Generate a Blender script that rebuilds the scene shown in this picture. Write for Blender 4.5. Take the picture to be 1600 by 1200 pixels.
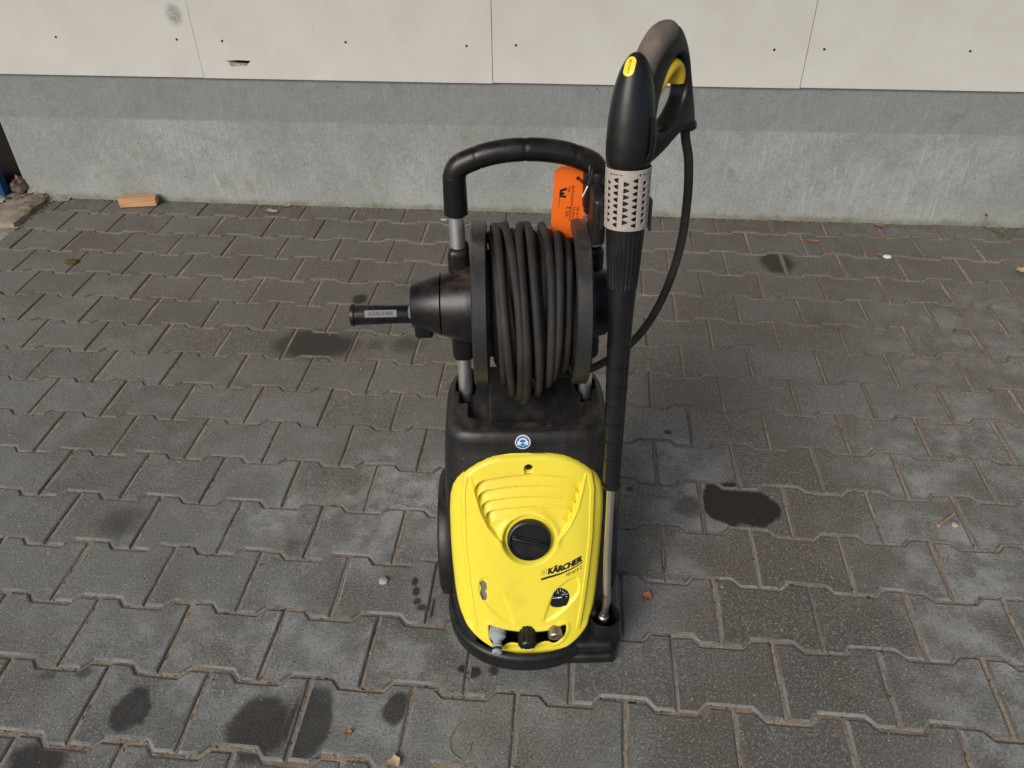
import bpy, bmesh, math, random
import numpy as np
from mathutils import Vector, Matrix
from mathutils.bvhtree import BVHTree
from mathutils.geometry import tessellate_polygon
R = math.radians
for o in list(bpy.data.objects): bpy.data.objects.remove(o)
sc = bpy.context.scene
COL = sc.collection
rnd = random.Random(7)

# ------------------------------------------------------------------ camera
CAM = Vector((0.87435, -0.68091, 1.39549))
yaw, pit, rol = R(5.31552), R(37.77611), R(-0.58796)
fw = Vector((-math.sin(yaw)*math.cos(pit), math.cos(yaw)*math.cos(pit), -math.sin(pit)))
rt0 = Vector((math.cos(yaw), math.sin(yaw), 0)); up0 = rt0.cross(fw)
rt = math.cos(rol)*rt0 + math.sin(rol)*up0
up = -math.sin(rol)*rt0 + math.cos(rol)*up0
cam_d = bpy.data.cameras.new('camera'); cam = bpy.data.objects.new('camera', cam_d); COL.objects.link(cam)
cam_d.sensor_fit = 'HORIZONTAL'; cam_d.sensor_width = 36.0; cam_d.lens = 1248.27/1600*36
cam_d.clip_start = 0.02; cam_d.clip_end = 500
M = Matrix.Identity(4)
for i in range(3):
    M[i][0] = rt[i]; M[i][1] = up[i]; M[i][2] = -fw[i]; M[i][3] = CAM[i]
cam.matrix_world = M
sc.camera = cam

# ------------------------------------------------------------------ light
SUN_AZ, SUN_EL = R(213), R(33)      # compass-like: direction the light comes FROM, measured from +Y clockwise
w = bpy.data.worlds.new('World'); sc.world = w; w.use_nodes = True
nt = w.node_tree; nt.nodes.clear()
sky = nt.nodes.new('ShaderNodeTexSky'); sky.sky_type = 'NISHITA'; sky.sun_disc = False
sky.sun_elevation = SUN_EL; sky.sun_rotation = SUN_AZ; sky.air_density = 1.0; sky.dust_density = 1.5; sky.ozone_density = 1.0
bg = nt.nodes.new('ShaderNodeBackground'); bg.inputs[1].default_value = 0.075
wo = nt.nodes.new('ShaderNodeOutputWorld')
nt.links.new(sky.outputs[0], bg.inputs[0]); nt.links.new(bg.outputs[0], wo.inputs[0])
sd = bpy.data.lights.new('sun', 'SUN'); sun = bpy.data.objects.new('sun', sd); COL.objects.link(sun)
sd.energy = 1.5; sd.angle = R(34); sd.color = (1.0, 0.95, 0.87)
frm = Vector((math.sin(SUN_AZ)*math.cos(SUN_EL), math.cos(SUN_AZ)*math.cos(SUN_EL), math.sin(SUN_EL)))
sun.rotation_euler = (-frm).to_track_quat('-Z', 'Y').to_euler()
sun.location = frm*8
sc.view_settings.view_transform = 'Standard'; sc.view_settings.look = 'None'
sc.view_settings.gamma = 1.0; sc.view_settings.use_curve_mapping = False
sc.view_settings.exposure = 0.68
try:
    sc.cycles.max_bounces = 5; sc.cycles.diffuse_bounces = 3; sc.cycles.glossy_bounces = 3; sc.cycles.transmission_bounces = 2; sc.cycles.caustics_reflective = False; sc.cycles.caustics_refractive = False
except Exception: pass

# ------------------------------------------------------------------ material helpers
class NT:
    def __init__(s, name):
        s.m = bpy.data.materials.new(name); s.m.use_nodes = True
        s.t = s.m.node_tree; s.b = s.t.nodes['Principled BSDF']
    def n(s, typ, **kw):
        x = s.t.nodes.new(typ)
        for k, v in kw.items(): setattr(x, k, v)
        return x
    def l(s, a, b): s.t.links.new(a, b)
    def put(s, sock, v):
        if isinstance(v, bpy.types.NodeSocket): s.l(v, sock)
        elif isinstance(v, tuple) and len(v) == 3 and sock.type == 'RGBA': sock.default_value = (*v, 1)
        else: sock.default_value = v
    def math(s, op, a, b=0.0, c=None, clamp=False):
        x = s.n('ShaderNodeMath', operation=op, use_clamp=clamp)
        s.put(x.inputs[0], a); s.put(x.inputs[1], b)
        if c is not None: s.put(x.inputs[2], c)
        return x.outputs[0]
    def mix(s, f, a, b, blend='MIX'):
        x = s.n('ShaderNodeMix', data_type='RGBA', blend_type=blend)
        s.put(x.inputs[0], f); s.put(x.inputs[6], a); s.put(x.inputs[7], b)
        return x.outputs[2]
    def vmath(s, op, a, b):
        x = s.n('ShaderNodeVectorMath', operation=op); s.put(x.inputs[0], a); s.put(x.inputs[1], b); return x.outputs[0]
    def noise(s, vec, scale, detail=3, rough=.55, dist=0.0):
        x = s.n('ShaderNodeTexNoise'); s.l(vec, x.inputs['Vector'])
        x.inputs['Scale'].default_value = scale; x.inputs['Detail'].default_value = detail
        x.inputs['Roughness'].default_value = rough; x.inputs['Distortion'].default_value = dist
        return x.outputs['Fac']
    def voro(s, vec, scale, feature='F1', out='Distance'):
        x = s.n('ShaderNodeTexVoronoi', feature=feature); s.l(vec, x.inputs['Vector']); x.inputs['Scale'].default_value = scale
        return x.outputs[out]
    def ramp(s, f, a, b, lo=0.0, hi=1.0):
        x = s.n('ShaderNodeMapRange', interpolation_type='SMOOTHSTEP'); s.put(x.inputs[0], f)
        x.inputs[1].default_value = a; x.inputs[2].default_value = b; x.inputs[3].default_value = lo; x.inputs[4].default_value = hi
        return x.outputs[0]
    def obj(s): return s.n('ShaderNodeTexCoord').outputs['Object']
    def pos(s): return s.n('ShaderNodeNewGeometry').outputs['Position']
    def stretch(s, vec, sc_, rot=(0, 0, 0)):
        x = s.n('ShaderNodeMapping'); s.l(vec, x.inputs[0]); x.inputs['Scale'].default_value = sc_; x.inputs['Rotation'].default_value = rot
        return x.outputs[0]
    def bump(s, h, strength, dist=0.001, prev=None):
        x = s.n('ShaderNodeBump'); s.put(x.inputs['Height'], h); x.inputs['Strength'].default_value = strength
        x.inputs['Distance'].default_value = dist
        if prev is not None: s.l(prev, x.inputs['Normal'])
        return x.outputs[0]
    def done(s, col, rough=.5, metal=0.0, nrm=None, spec=.5):
        s.put(s.b.inputs['Base Color'], col); s.put(s.b.inputs['Roughness'], rough); s.put(s.b.inputs['Metallic'], metal)
        s.b.inputs['Specular IOR Level'].default_value = spec
        if nrm is not None: s.l(nrm, s.b.inputs['Normal'])
        return s.m

def plastic(name, col, dirt=(.12, .095, .075), dirt_amt=.35, rough=.42, grain=.25, scr=.5):
    """moulded plastic with fine grain, dust settled on up-facing faces, scratches"""
    k = NT(name); v = k.obj()
    n1 = k.noise(v, 35, 5, .6); n2 = k.noise(v, 9, 3)
    geo = k.n('ShaderNodeNewGeometry'); sx = k.n('ShaderNodeSeparateXYZ'); k.l(geo.outputs['Normal'], sx.inputs[0])
    upf = k.ramp(sx.outputs[2], .1, .95)
    d = k.math('MULTIPLY', k.math('MULTIPLY', k.ramp(n1, .35, .75), k.ramp(n2, .3, .65)), k.math('MULTIPLY_ADD', upf, .8, .25))
    c = k.mix(k.math('MULTIPLY', d, dirt_amt), col, dirt)
    # scratches: thin stretched noise ridges
    s1 = k.noise(k.stretch(v, (14, 220, 40), (0.3, .5, .6)), 3, 2, .5)
    s2 = k.noise(k.stretch(v, (200, 18, 60), (0.9, .1, .2)), 3, 2, .5)
    sc_ = k.math('MAXIMUM', k.ramp(s1, .70, .76), k.ramp(s2, .71, .77))
    sc_ = k.math('MULTIPLY', sc_, k.ramp(n2, .44, .58))
    c = k.mix(k.math('MULTIPLY', sc_, .6*scr), c, tuple(min(1, x*2+.14) for x in col))
    g = k.noise(v, 1400, 2, .6)
    b = k.bump(g, grain, .0004)
    r = k.math('MULTIPLY_ADD', n1, .22, rough-.08)
    return k.done(c, r, 0, b, .38)

BLACK = plastic('black_plastic', (.0095, .0098, .0105), rough=.36, dirt_amt=.28)
BLACK2 = plastic('reel_plastic', (.027, .0268, .0268), dirt=(.17, .13, .105), dirt_amt=.55, rough=.36, scr=1.0)
HOODM = plastic('hood_plastic', (.0135, .0132, .0135), dirt=(.10, .07, .05), dirt_amt=.5, rough=.34, scr=1.0)
GRIPM = plastic('grip_plastic', (.0075, .0075, .008), dirt=(.11, .072, .055), dirt_amt=.5, rough=.24, grain=.35)
GUNM = plastic('gun_plastic', (.0085, .0088, .0098), dirt=(.11, .08, .06), dirt_amt=.28, rough=.30)
WORN = plastic('worn_grip', (.115, .094, .080), dirt=(.27, .22, .18), dirt_amt=.9, rough=.6, scr=1.2)
GREY = plastic('grey_plastic', (.33, .36, .37), dirt=(.2, .19, .17), dirt_amt=.4)
COLLAR = plastic('collar_plastic', (.40, .345, .305), dirt=(.2, .16, .13), dirt_amt=.5, rough=.55)
KNOBM = plastic('knob_plastic', (.008, .008, .0085), rough=.28, dirt_amt=.3)

def mat_yellow(name, col):
    k = NT(name); v = k.obj()
    n1 = k.noise(v, 22, 4, .6); n2 = k.noise(v, 260, 3, .6); n3 = k.noise(v, 6, 2)
    c = k.mix(k.math('MULTIPLY', k.math('MULTIPLY', k.ramp(n1, .48, .72), k.ramp(n3, .40, .62)), .30), col, (.58, .38, .06))
    sp = k.ramp(n2, .70, .78); c = k.mix(k.math('MULTIPLY', k.math('MULTIPLY', sp, k.ramp(n1, .5, .7)), .5), c, (.25, .16, .05))
    s1 = k.noise(k.stretch(v, (20, 60, 240), (.4, .2, .7)), 3, 2)
    c = k.mix(k.math('MULTIPLY', k.math('MULTIPLY', k.ramp(s1, .71, .77), k.ramp(n3, .5, .6)), .35), c, (.3, .2, .05))
    b = k.bump(k.noise(v, 1500, 2), .12, .0003)
    return k.done(c, k.math('MULTIPLY_ADD', n1, .2, .30), 0, b)
YELLOW = mat_yellow('yellow_plastic', (.86, .70, .05))
YELLOW2 = mat_yellow('trigger_yellow', (.62, .42, .03))

def mat_metal(name, col, rough):
    k = NT(name); v = k.obj()
    n = k.noise(v, 60, 4, .6); n2 = k.noise(k.stretch(v, (1, 1, .1)), 900, 2)
    c = k.mix(k.math('MULTIPLY', k.ramp(n, .5, .75), .4), col, tuple(x*.6 for x in col))
    return k.done(c, k.math('MULTIPLY_ADD', n, .25, rough), 1.0, k.bump(n2, .08, .0003))
CHROME = mat_metal('galvanised_tube', (.86, .86, .84), .30)
STEEL = mat_metal('stainless_pipe', (.70, .65, .58), .26)
BRASS = mat_metal('nozzle_metal', (.46, .40, .32), .3)

def mat_rubber():
    k = NT('hose_rubber'); v = k.obj()
    n = k.noise(v, 90, 4, .65); n2 = k.noise(v, 14, 2)
    c = k.mix(k.ramp(n2, .35, .7), (.018, .0165, .0155), (.042, .034, .028))
    c = k.mix(k.math('MULTIPLY', k.ramp(n, .58, .8), .5), c, (.09, .075, .06))
    s1 = k.noise(k.stretch(v, (120, 30, 260), (.7, .3, .2)), 3, 1)
    c = k.mix(k.math('MULTIPLY', k.ramp(s1, .70, .75), .45), c, (.16, .13, .09))
    return k.done(c, k.math('MULTIPLY_ADD', n, .25, .55), 0, k.bump(k.noise(v, 700, 2), .4, .0006), .35)
HOSEM = mat_rubber()

def flat(name, col, rough=.5, metal=0.0):
    k = NT(name); v = k.obj(); n = k.noise(v, 120, 3)
    c = k.mix(k.math('MULTIPLY', n, .18), col, tuple(x*.6 for x in col))
    return k.done(c, rough, metal)
INK = flat('black_ink', (.012, .012, .012), .5)
WHITE = flat('white_print', (.75, .76, .76), .5)
BLUE = flat('sign_blue', (.02, .17, .42), .35)
DIAL = flat('dial_black', (.012, .013, .015), .15)
ORANGE = flat('orange_card', (1.0, .17, .012), .55)
DARK = flat('dark_void', (.012, .009, .008), .9)

# stains on the paving: x, y, rx, ry, strength, softness
STAINS = [(1.262, .688, .062, .072, 1.0, .10), (1.312, .676, .066, .068, 1.0, .10), (1.175, .664, .040, .034, .6, .7), (1.582, 1.881, .063, .080, .85, .35),
 (1.135, .937, .012, .010, .9, .4), (1.029, .716, .009, .009, .9, .4), (.095, 1.264, .135, .080, .85, .38), (.373, 1.285, .055, .052, .6, .7),
 (.275, 1.277, .03, .028, .5, .8), (.164, 1.533, .028, .030, .95, .35), (.081, .069, .037, .050, .8, .22), (.330, .052, .062, .066, .80, .24),
 (.420, .066, .044, .082, .80, .24), (.578, .107, .024, .036, .8, .22), (-.042, -.040, .062, .036, .85, .3), (-.163, .517, .055, .055, .62, .7),
 (.266, .483, .03, .036, .3, .8), (.560, .40, .008, .012, .9, .4), (.565, .375, .009, .012, .9, .4), (.572, .350, .010, .010, .85, .4),
 (.585, .335, .012, .008, .85, .4), (.604, .327, .010, .020, .95, .4), (.607, .345, .006, .022, .8, .5), (.712, .192, .018, .013, .9, .35),
 (.690, .20, .010, .008, .9, .4), (.75, .20, .011, .011, .8, .4), (-.049, .132, .016, .014, .6, .4), (-.114, .120, .017, .011, .45, .5),
 (-.924, 1.70, .02, .018, .4, .6), (.30, 1.62, .05, .05, .25, .9), (1.66, 1.50, .05, .04, .22, .9)]

DIRT_SHADE = [(1.38, .45, .26, .75, .75), (1.12, 1.25, .35, .45, .55), (.20, 1.55, 1.0, .6, .62), (1.2, .1, .22, .4, .5), (.7, 1.75, 2.0, .62, .6), (-.8, 1.75, .6, .35, .4), (1.9, 1.75, .6, .3, .3)]
LIGHT_POOLS = [(.52, .66, .24, .20, 1.0), (.25, .60, .26, .14, .8), (1.12, .72, .12, .26, .55), (1.85, .40, .34, .8, .8), (.35, .20, .6, .16, .55), (2.1, 1.4, .4, .4, .45), (.85, 1.15, .25, .12, .4)]
def paver_mat(name, rand=True):
    k = NT(name); p = k.pos()
    oi = k.n('ShaderNodeObjectInfo').outputs['Random'] if rand else k.noise(p, 4.2, 0)
    mid = k.noise(p, 12, 4, .68); fine = k.noise(p, 230, 2, .75)
    c = k.mix(oi, (.176, .174, .160), (.128, .123, .108))
    c = k.mix(k.math('MULTIPLY', k.ramp(mid, .42, .70), .5), c, (.240, .235, .215))
    wob = k.n('ShaderNodeTexNoise'); k.l(p, wob.inputs['Vector']); wob.inputs['Scale'].default_value = 17; wob.inputs['Detail'].default_value = 2
    wob2 = k.n('ShaderNodeTexNoise'); k.l(p, wob2.inputs['Vector']); wob2.inputs['Scale'].default_value = 95; wob2.inputs['Detail'].default_value = 2
    lowc = k.n('ShaderNodeTexNoise'); k.l(p, lowc.inputs['Vector']); lowc.inputs['Scale'].default_value = 4.5; lowc.inputs['Detail'].default_value = 3
    lw = k.vmath('MULTIPLY', k.vmath('SUBTRACT', lowc.outputs['Color'], (.5, .5, .5)), (.5, .5, 0))
    pl = k.vmath('ADD', p, lw)
    def field(L):
        t = None
        for (x, y, rx, ry, a) in L:
            q = k.vmath('MULTIPLY', k.vmath('SUBTRACT', pl, (x, y, 0)), (1/rx, 1/ry, 0))
            ln = k.n('ShaderNodeVectorMath', operation='LENGTH'); k.l(q, ln.inputs[0])
            f = k.ramp(ln.outputs['Value'], 1.25, .35, 0, a); t = f if t is None else k.math('MAXIMUM', t, f)
        return t
    # brown dirt and a shaded band, then pools of light, painted into the colour
    c = k.mix(k.math('MULTIPLY', field(DIRT_SHADE), k.math('MULTIPLY_ADD', mid, .7, .45), clamp=True), c, (.080, .060, .043))
    c = k.mix(k.math('MULTIPLY', field(LIGHT_POOLS), k.ramp(mid, .36, .66), clamp=True), c, (.35, .35, .335))
    c = k.mix(k.math('MULTIPLY', k.ramp(lowc.outputs['Fac'], .46, .66), .55), c, (.108, .085, .064))
    c = k.mix(k.math('MULTIPLY', k.ramp(fine, .50, .72), .7), c, (.35, .33, .305))
    c = k.mix(k.math('MULTIPLY', k.ramp(fine, .28, .48, 1, 0), .75), c, (.045, .042, .040))
    # pale aggregate grains
    for sc_, lo, hi, thr in ((120, .10, .24, .80), (46, .06, .15, .90)):
        vc = k.n('ShaderNodeTexVoronoi'); k.l(p, vc.inputs['Vector']); vc.inputs['Scale'].default_value = sc_
        sep = k.n('ShaderNodeSeparateColor'); k.l(vc.outputs['Color'], sep.inputs[0])
        g = k.math('MULTIPLY', k.ramp(vc.outputs['Distance'], lo, hi, 1, 0), k.ramp(sep.outputs[0], thr, thr+.04))
        c = k.mix(k.math('MULTIPLY', g, .72), c, (.50, .46, .40))
    ww = k.vmath('MULTIPLY', k.vmath('SUBTRACT', wob.outputs['Color'], (.5, .5, .5)), (.050, .050, 0))
    ww = k.vmath('ADD', ww, k.vmath('MULTIPLY', k.vmath('SUBTRACT', wob2.outputs['Color'], (.5, .5, .5)), (.007, .007, 0)))
    tot = None
    for (x, y, rx, ry, s, so) in STAINS:
        amp = min(1.0, max(rx, ry)/.05)
        q = k.vmath('ADD', p, k.vmath('MULTIPLY', ww, (amp, amp, 0)))
        q = k.vmath('MULTIPLY', k.vmath('SUBTRACT', q, (x, y, 0)), (1/rx, 1/ry, 0))
        ln = k.n('ShaderNodeVectorMath', operation='LENGTH'); k.l(q, ln.inputs[0])
        f = k.ramp(ln.outputs['Value'], 1+so*.6, 1-so, 0, s)
        tot = f if tot is None else k.math('MAXIMUM', tot, f)
    c = k.mix(k.math('MULTIPLY', tot, .96), c, (.014, .010, .0075))
    b = k.bump(k.math('ADD', k.math('MULTIPLY', mid, 1.2), fine), .55, .0018)
    r = k.math('SUBTRACT', k.math('MULTIPLY_ADD', mid, .3, .48), k.math('MULTIPLY', tot, .05))
    return k.done(c, r, 0, b, .5)
PAVER = paver_mat('paving_concrete'); PAVER_S = paver_mat('paving_concrete_rest', False)

def mat_arris():
    k = NT('paver_edge_highlight'); p = k.pos(); f = k.noise(p, 210, 2, .75); m = k.noise(p, 9, 3, .6)
    c = k.mix(k.ramp(m, .40, .62), (.130, .118, .106), (.215, .218, .218))  # pale tone paints in the light caught by the chamfers
    sy = k.n('ShaderNodeSeparateXYZ'); k.l(p, sy.inputs[0])
    c = k.mix(k.ramp(k.math('ADD', sy.outputs[1], k.math('MULTIPLY', m, .9)), .95, 1.6, 0, .75), c, (.125, .098, .077)); c = k.mix(k.math('MULTIPLY', k.ramp(f, .3, .5, 1, 0), .6), c, (.07, .063, .057))
    c = k.mix(k.math('MULTIPLY', k.ramp(f, .55, .75), .5), c, (.36, .35, .33))
    return k.done(c, .7, 0, k.bump(f, .5, .0015), .4)
ARRIS = mat_arris()
def mat_sand():
    k = NT('joint_sand_mat'); p = k.pos()
    a = k.noise(p, 9, 4); f = k.noise(p, 420, 4, .7); g = k.noise(p, 60, 3, .6)
    c = k.mix(k.ramp(f, .3, .7), (.19, .150, .112), (.56, .47, .365))
    c = k.mix(k.math('MULTIPLY', k.ramp(a, .4, .65), .5), c, (.12, .065, .038))
    c = k.mix(k.ramp(g, .63, .71), c, (.022, .016, .012))
    return k.done(c, .95, 0, k.bump(f, .8, .003), .2)
SAND = mat_sand()

def mat_wall():
    k = NT('plinth_concrete'); p = k.pos()
    big = k.noise(p, 2.6, 4, .62, .4); mid = k.noise(p, 13, 4, .68, .5); fine = k.noise(p, 170, 2, .75); med = k.noise(p, 45, 3, .7)
    c = k.mix(k.ramp(big, .33, .67), (.285, .296, .284), (.375, .388, .375))
    c = k.mix(k.math('MULTIPLY', k.ramp(mid, .45, .72), .6), c, (.248, .25, .222))
    c = k.mix(k.math('MULTIPLY', k.ramp(med, .5, .75), .35), c, (.45, .46, .44))
    c = k.mix(k.math('MULTIPLY', k.ramp(fine, .35, .55, 1, 0), .40), c, (.18, .19, .182)); c = k.mix(k.math('MULTIPLY', k.ramp(fine, .55, .75), .32), c, (.50, .52, .515))
    # diagonal trowel scratches
    for rot, w_ in ((.55, .55), (.25, .4), (-.35, .35)):
        s1 = k.noise(k.stretch(p, (110, 1, 5), (0, rot, 0)), 1.6, 3, .6)
        c = k.mix(k.math('MULTIPLY', k.math('MULTIPLY', k.ramp(s1, .58, .70), k.ramp(big, .38, .6)), w_), c, (.50, .53, .535))
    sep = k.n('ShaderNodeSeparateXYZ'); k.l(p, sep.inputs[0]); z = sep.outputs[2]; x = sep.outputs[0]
    # upper band is darker, with a nearly straight lower edge
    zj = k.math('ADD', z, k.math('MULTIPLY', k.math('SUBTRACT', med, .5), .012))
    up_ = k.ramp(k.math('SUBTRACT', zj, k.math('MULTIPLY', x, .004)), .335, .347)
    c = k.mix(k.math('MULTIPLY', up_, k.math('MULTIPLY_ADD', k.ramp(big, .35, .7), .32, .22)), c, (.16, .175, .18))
    # dirt and moss line at the ground
    zz = k.math('ADD', z, k.math('MULTIPLY', k.math('SUBTRACT', mid, .5), .05))
    c = k.mix(k.math('MULTIPLY', k.ramp(zz, .004, .03, 1, 0), .7), c, (.17, .155, .10))
    c = k.mix(k.math('MULTIPLY', k.math('MULTIPLY', k.ramp(zz, .01, .12, 1, 0), k.ramp(mid, .4, .6)), .35), c, (.40, .41, .35))
    # rusty/brown blotches and pits
    c = k.mix(k.math('MULTIPLY', k.ramp(k.noise(p, 6.5, 4, .6, 1.0), .64, .72), .35), c, (.19, .165, .12))
    vd = k.voro(p, 26); vc = k.n('ShaderNodeTexVoronoi'); k.l(p, vc.inputs['Vector']); vc.inputs['Scale'].default_value = 26
    s2 = k.n('ShaderNodeSeparateColor'); k.l(vc.outputs['Color'], s2.inputs[0])
    pit = k.math('MULTIPLY', k.ramp(vd, .05, .10, 1, 0), k.ramp(s2.outputs[0], .86, .9))
    c = k.mix(k.math('MULTIPLY', pit, .8), c, (.06, .055, .045))
    b = k.bump(k.math('ADD', k.math('MULTIPLY', mid, 2.0), fine), .4, .0016)
    return k.done(c, .82, 0, b, .3)
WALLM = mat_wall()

def mat_panel():
    k = NT('panel_coating'); p = k.pos()
    f = k.noise(p, 520, 2, .7); mid = k.noise(p, 5, 4, .6); f2 = k.noise(p, 160, 3, .6)
    c = k.mix(k.ramp(mid, .3, .7), (.66, .635, .59), (.72, .70, .655))
    c = k.mix(k.math('MULTIPLY', k.ramp(f, .4, .75), .25), c, (.55, .52, .47))
    c = k.mix(k.math('MULTIPLY', k.ramp(f2, .68, .78), .35), c, (.5, .47, .42))
    # round grey scuff
    q = k.vmath('MULTIPLY', k.vmath('SUBTRACT', p, (-.565, 2.2, .716)), (1/.034, 0, 1/.042))
    ln = k.n('ShaderNodeVectorMath', operation='LENGTH'); k.l(q, ln.inputs[0])
    sm = k.math('MULTIPLY', k.ramp(ln.outputs['Value'], 1.15, .3), k.math('MULTIPLY_ADD', k.ramp(f2, .3, .65), .6, .4))
    c = k.mix(k.math('MULTIPLY', sm, .75), c, (.17, .165, .16))
    # hair scuffs
    s1 = k.noise(k.stretch(p, (9, 1, 2.2), (0, .5, 0)), 4, 2, .5, 1.5)
    ridge = k.math('ABSOLUTE', k.math('SUBTRACT', s1, .5))
    hm = k.math('MULTIPLY', k.ramp(ridge, .0, .004, 1, 0), k.ramp(k.noise(p, 3.5, 2), .60, .66))
    c = k.mix(k.math('MULTIPLY', hm, .45), c, (.35, .32, .28))
    return k.done(c, .55, 0, k.bump(f, .08, .0006), .4)
PANELM = mat_panel()

def mat_rough(name, a, b_, rough=.9, scale=30, bumpd=.006):
    k = NT(name); v = k.obj(); n = k.noise(v, scale, 5, .65); n2 = k.noise(v, scale*12, 3, .7)
    c = k.mix(k.ramp(n, .3, .7), a, b_); c = k.mix(k.math('MULTIPLY', k.ramp(n2, .3, .5, 1, 0), .4), c, tuple(x*.4 for x in a))
    bb = k.bump(n, .5, bumpd); return k.done(c, rough, 0, k.bump(n2, .5, bumpd*.25, bb), .25)
STEPM = mat_rough('step_concrete', (.20, .160, .115), (.40, .345, .27), .95, 22, .012)
DIRTYM = mat_rough('earthy_mortar', (.10, .075, .055), (.24, .19, .145), .95, 45, .012)
MORTAR = mat_rough('mortar', (.22, .21, .17), (.42, .41, .36))
LEAFM = mat_rough('leaf_brown', (.36, .13, .06), (.50, .22, .11), .7, 60, .001)
LEAFT = mat_rough('leaf_tan', (.42, .30, .18), (.55, .42, .28), .7, 60, .001)
STONEM = mat_rough('stone_grey', (.30, .28, .25), (.46, .43, .39), .8, 90, .002)
PEBM = mat_rough('pebble_white', (.66, .65, .6), (.8, .79, .75), .6, 60, .001)
MOSSM = mat_rough('moss_brown', (.07, .045, .015), (.14, .09, .03), .95, 120, .003)
STRAWM = mat_rough('straw', (.28, .20, .11), (.42, .33, .2), .8, 120, .001)
POSTM = mat_rough('post_rust', (.006, .004, .003), (.012, .007, .005), .7, 20, .002)
BLUEST = mat_rough('blue_paint', (.012, .06, .17), (.02, .09, .24), .5, 15, .001)
ROOFM = mat_rough('unseen_roof_sheet', (.45, .44, .42), (.55, .54, .52), .8, 3, .002)
YARDM = mat_rough('yard_ground', (.13, .12, .11), (.19, .18, .165), .9, 2, .01)
TWIGM = mat_rough('bark', (.22, .13, .07), (.42, .30, .19), .9, 80, .002)

def mat_wood():
    k = NT('pine_wood'); v = k.obj()
    g = k.noise(k.stretch(v, (1.5, 30, 30)), 6, 3, .6, .3); f = k.noise(v, 300, 2)
    c = k.mix(k.ramp(g, .35, .65), (.50, .27, .13), (.68, .42, .22)); c = k.mix(k.math('MULTIPLY', k.ramp(f, .6, .8), .4), c, (.3, .15, .07))
    return k.done(c, .75, 0, k.bump(g, .3, .001), .3)
WOOD = mat_wood()

# ------------------------------------------------------------------ mesh helpers
def link(name, me, mat, parent=None, smooth=False, loc=None, sharp=None):
    if mat is not None and not me.materials: me.materials.append(mat)
    if smooth:
        me.polygons.foreach_set('use_smooth', [True]*len(me.polygons))
        if sharp is not None:
            try: me.set_sharp_from_angle(angle=R(sharp))
            except Exception: pass
    o = bpy.data.objects.new(name, me); COL.objects.link(o)
    if parent is not None: o.parent = parent
    if loc is not None: o.location = loc
    return o
def bm_obj(name, bm, mat, parent=None, smooth=False, sharp=35, loc=None):
    bmesh.ops.recalc_face_normals(bm, faces=bm.faces)
    me = bpy.data.meshes.new(name); bm.to_mesh(me); bm.free()
    return link(name, me, mat, parent, smooth, loc, sharp)
def py_obj(name, V, F, mat, parent=None, smooth=True, sharp=40, recalc=True, loc=None):
    bm = bmesh.new(); vs = [bm.verts.new(v) for v in V]
    for f in F:
        try: bm.faces.new([vs[i] for i in f])
        except ValueError: pass
    if recalc: bmesh.ops.recalc_face_normals(bm, faces=bm.faces)
    me = bpy.data.meshes.new(name); bm.to_mesh(me); bm.free()
    return link(name, me, mat, parent, smooth, loc, sharp)
def empty(name, loc=(0, 0, 0), rz=0):
    o = bpy.data.objects.new(name, None); COL.objects.link(o); o.location = loc; o.rotation_euler = (0, 0, rz); o.empty_display_size = .05
    return o
def tag(o, label, cat, group=None):
    o['label'] = label; o['category'] = cat
    if group: o['group'] = group
    return o
def frame(axis):
    a = Vector(axis).normalized(); h = Vector((0, 0, 1)) if abs(a.z) < .9 else Vector((1, 0, 0))
    x = h.cross(a).normalized(); y = a.cross(x); return a, x, y
def lathe(prof, base, axis, n=40, closed=False, xref=None):
    """prof: (dist along axis, radius)"""
    a, x, y = frame(axis); b = Vector(base)
    if xref is not None:
        x = (Vector(xref)-a*Vector(xref).dot(a)).normalized(); y = a.cross(x)
    V, F = [], []
    for (t, r) in prof:
        for i in range(n):
            th = 2*math.pi*i/n; V.append(b+a*t+(x*math.cos(th)+y*math.sin(th))*max(r, 1e-5))
    for j in range(len(prof)-1):
        for i in range(n): F.append((j*n+i, j*n+(i+1) % n, (j+1)*n+(i+1) % n, (j+1)*n+i))
    if closed:
        j = len(prof)-1
        for i in range(n): F.append((j*n+i, j*n+(i+1) % n, (i+1) % n, i))
    else:
        F.append(tuple(range(n))); F.append(tuple(range((len(prof)-1)*n, len(prof)*n)))
    return V, F
def catmull(P, sub=8):
    P = [Vector(p) for p in P]; out = []
    Q = [P[0]*2-P[1]]+P+[P[-1]*2-P[-2]]
    for i in range(1, len(Q)-2):
        for s in range(sub):
            t = s/sub
            out.append(.5*((2*Q[i])+(-Q[i-1]+Q[i+1])*t+(2*Q[i-1]-5*Q[i]+4*Q[i+1]-Q[i+2])*t*t+(-Q[i-1]+3*Q[i]-3*Q[i+1]+Q[i+2])*t**3))
    out.append(P[-1]); return out
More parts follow.
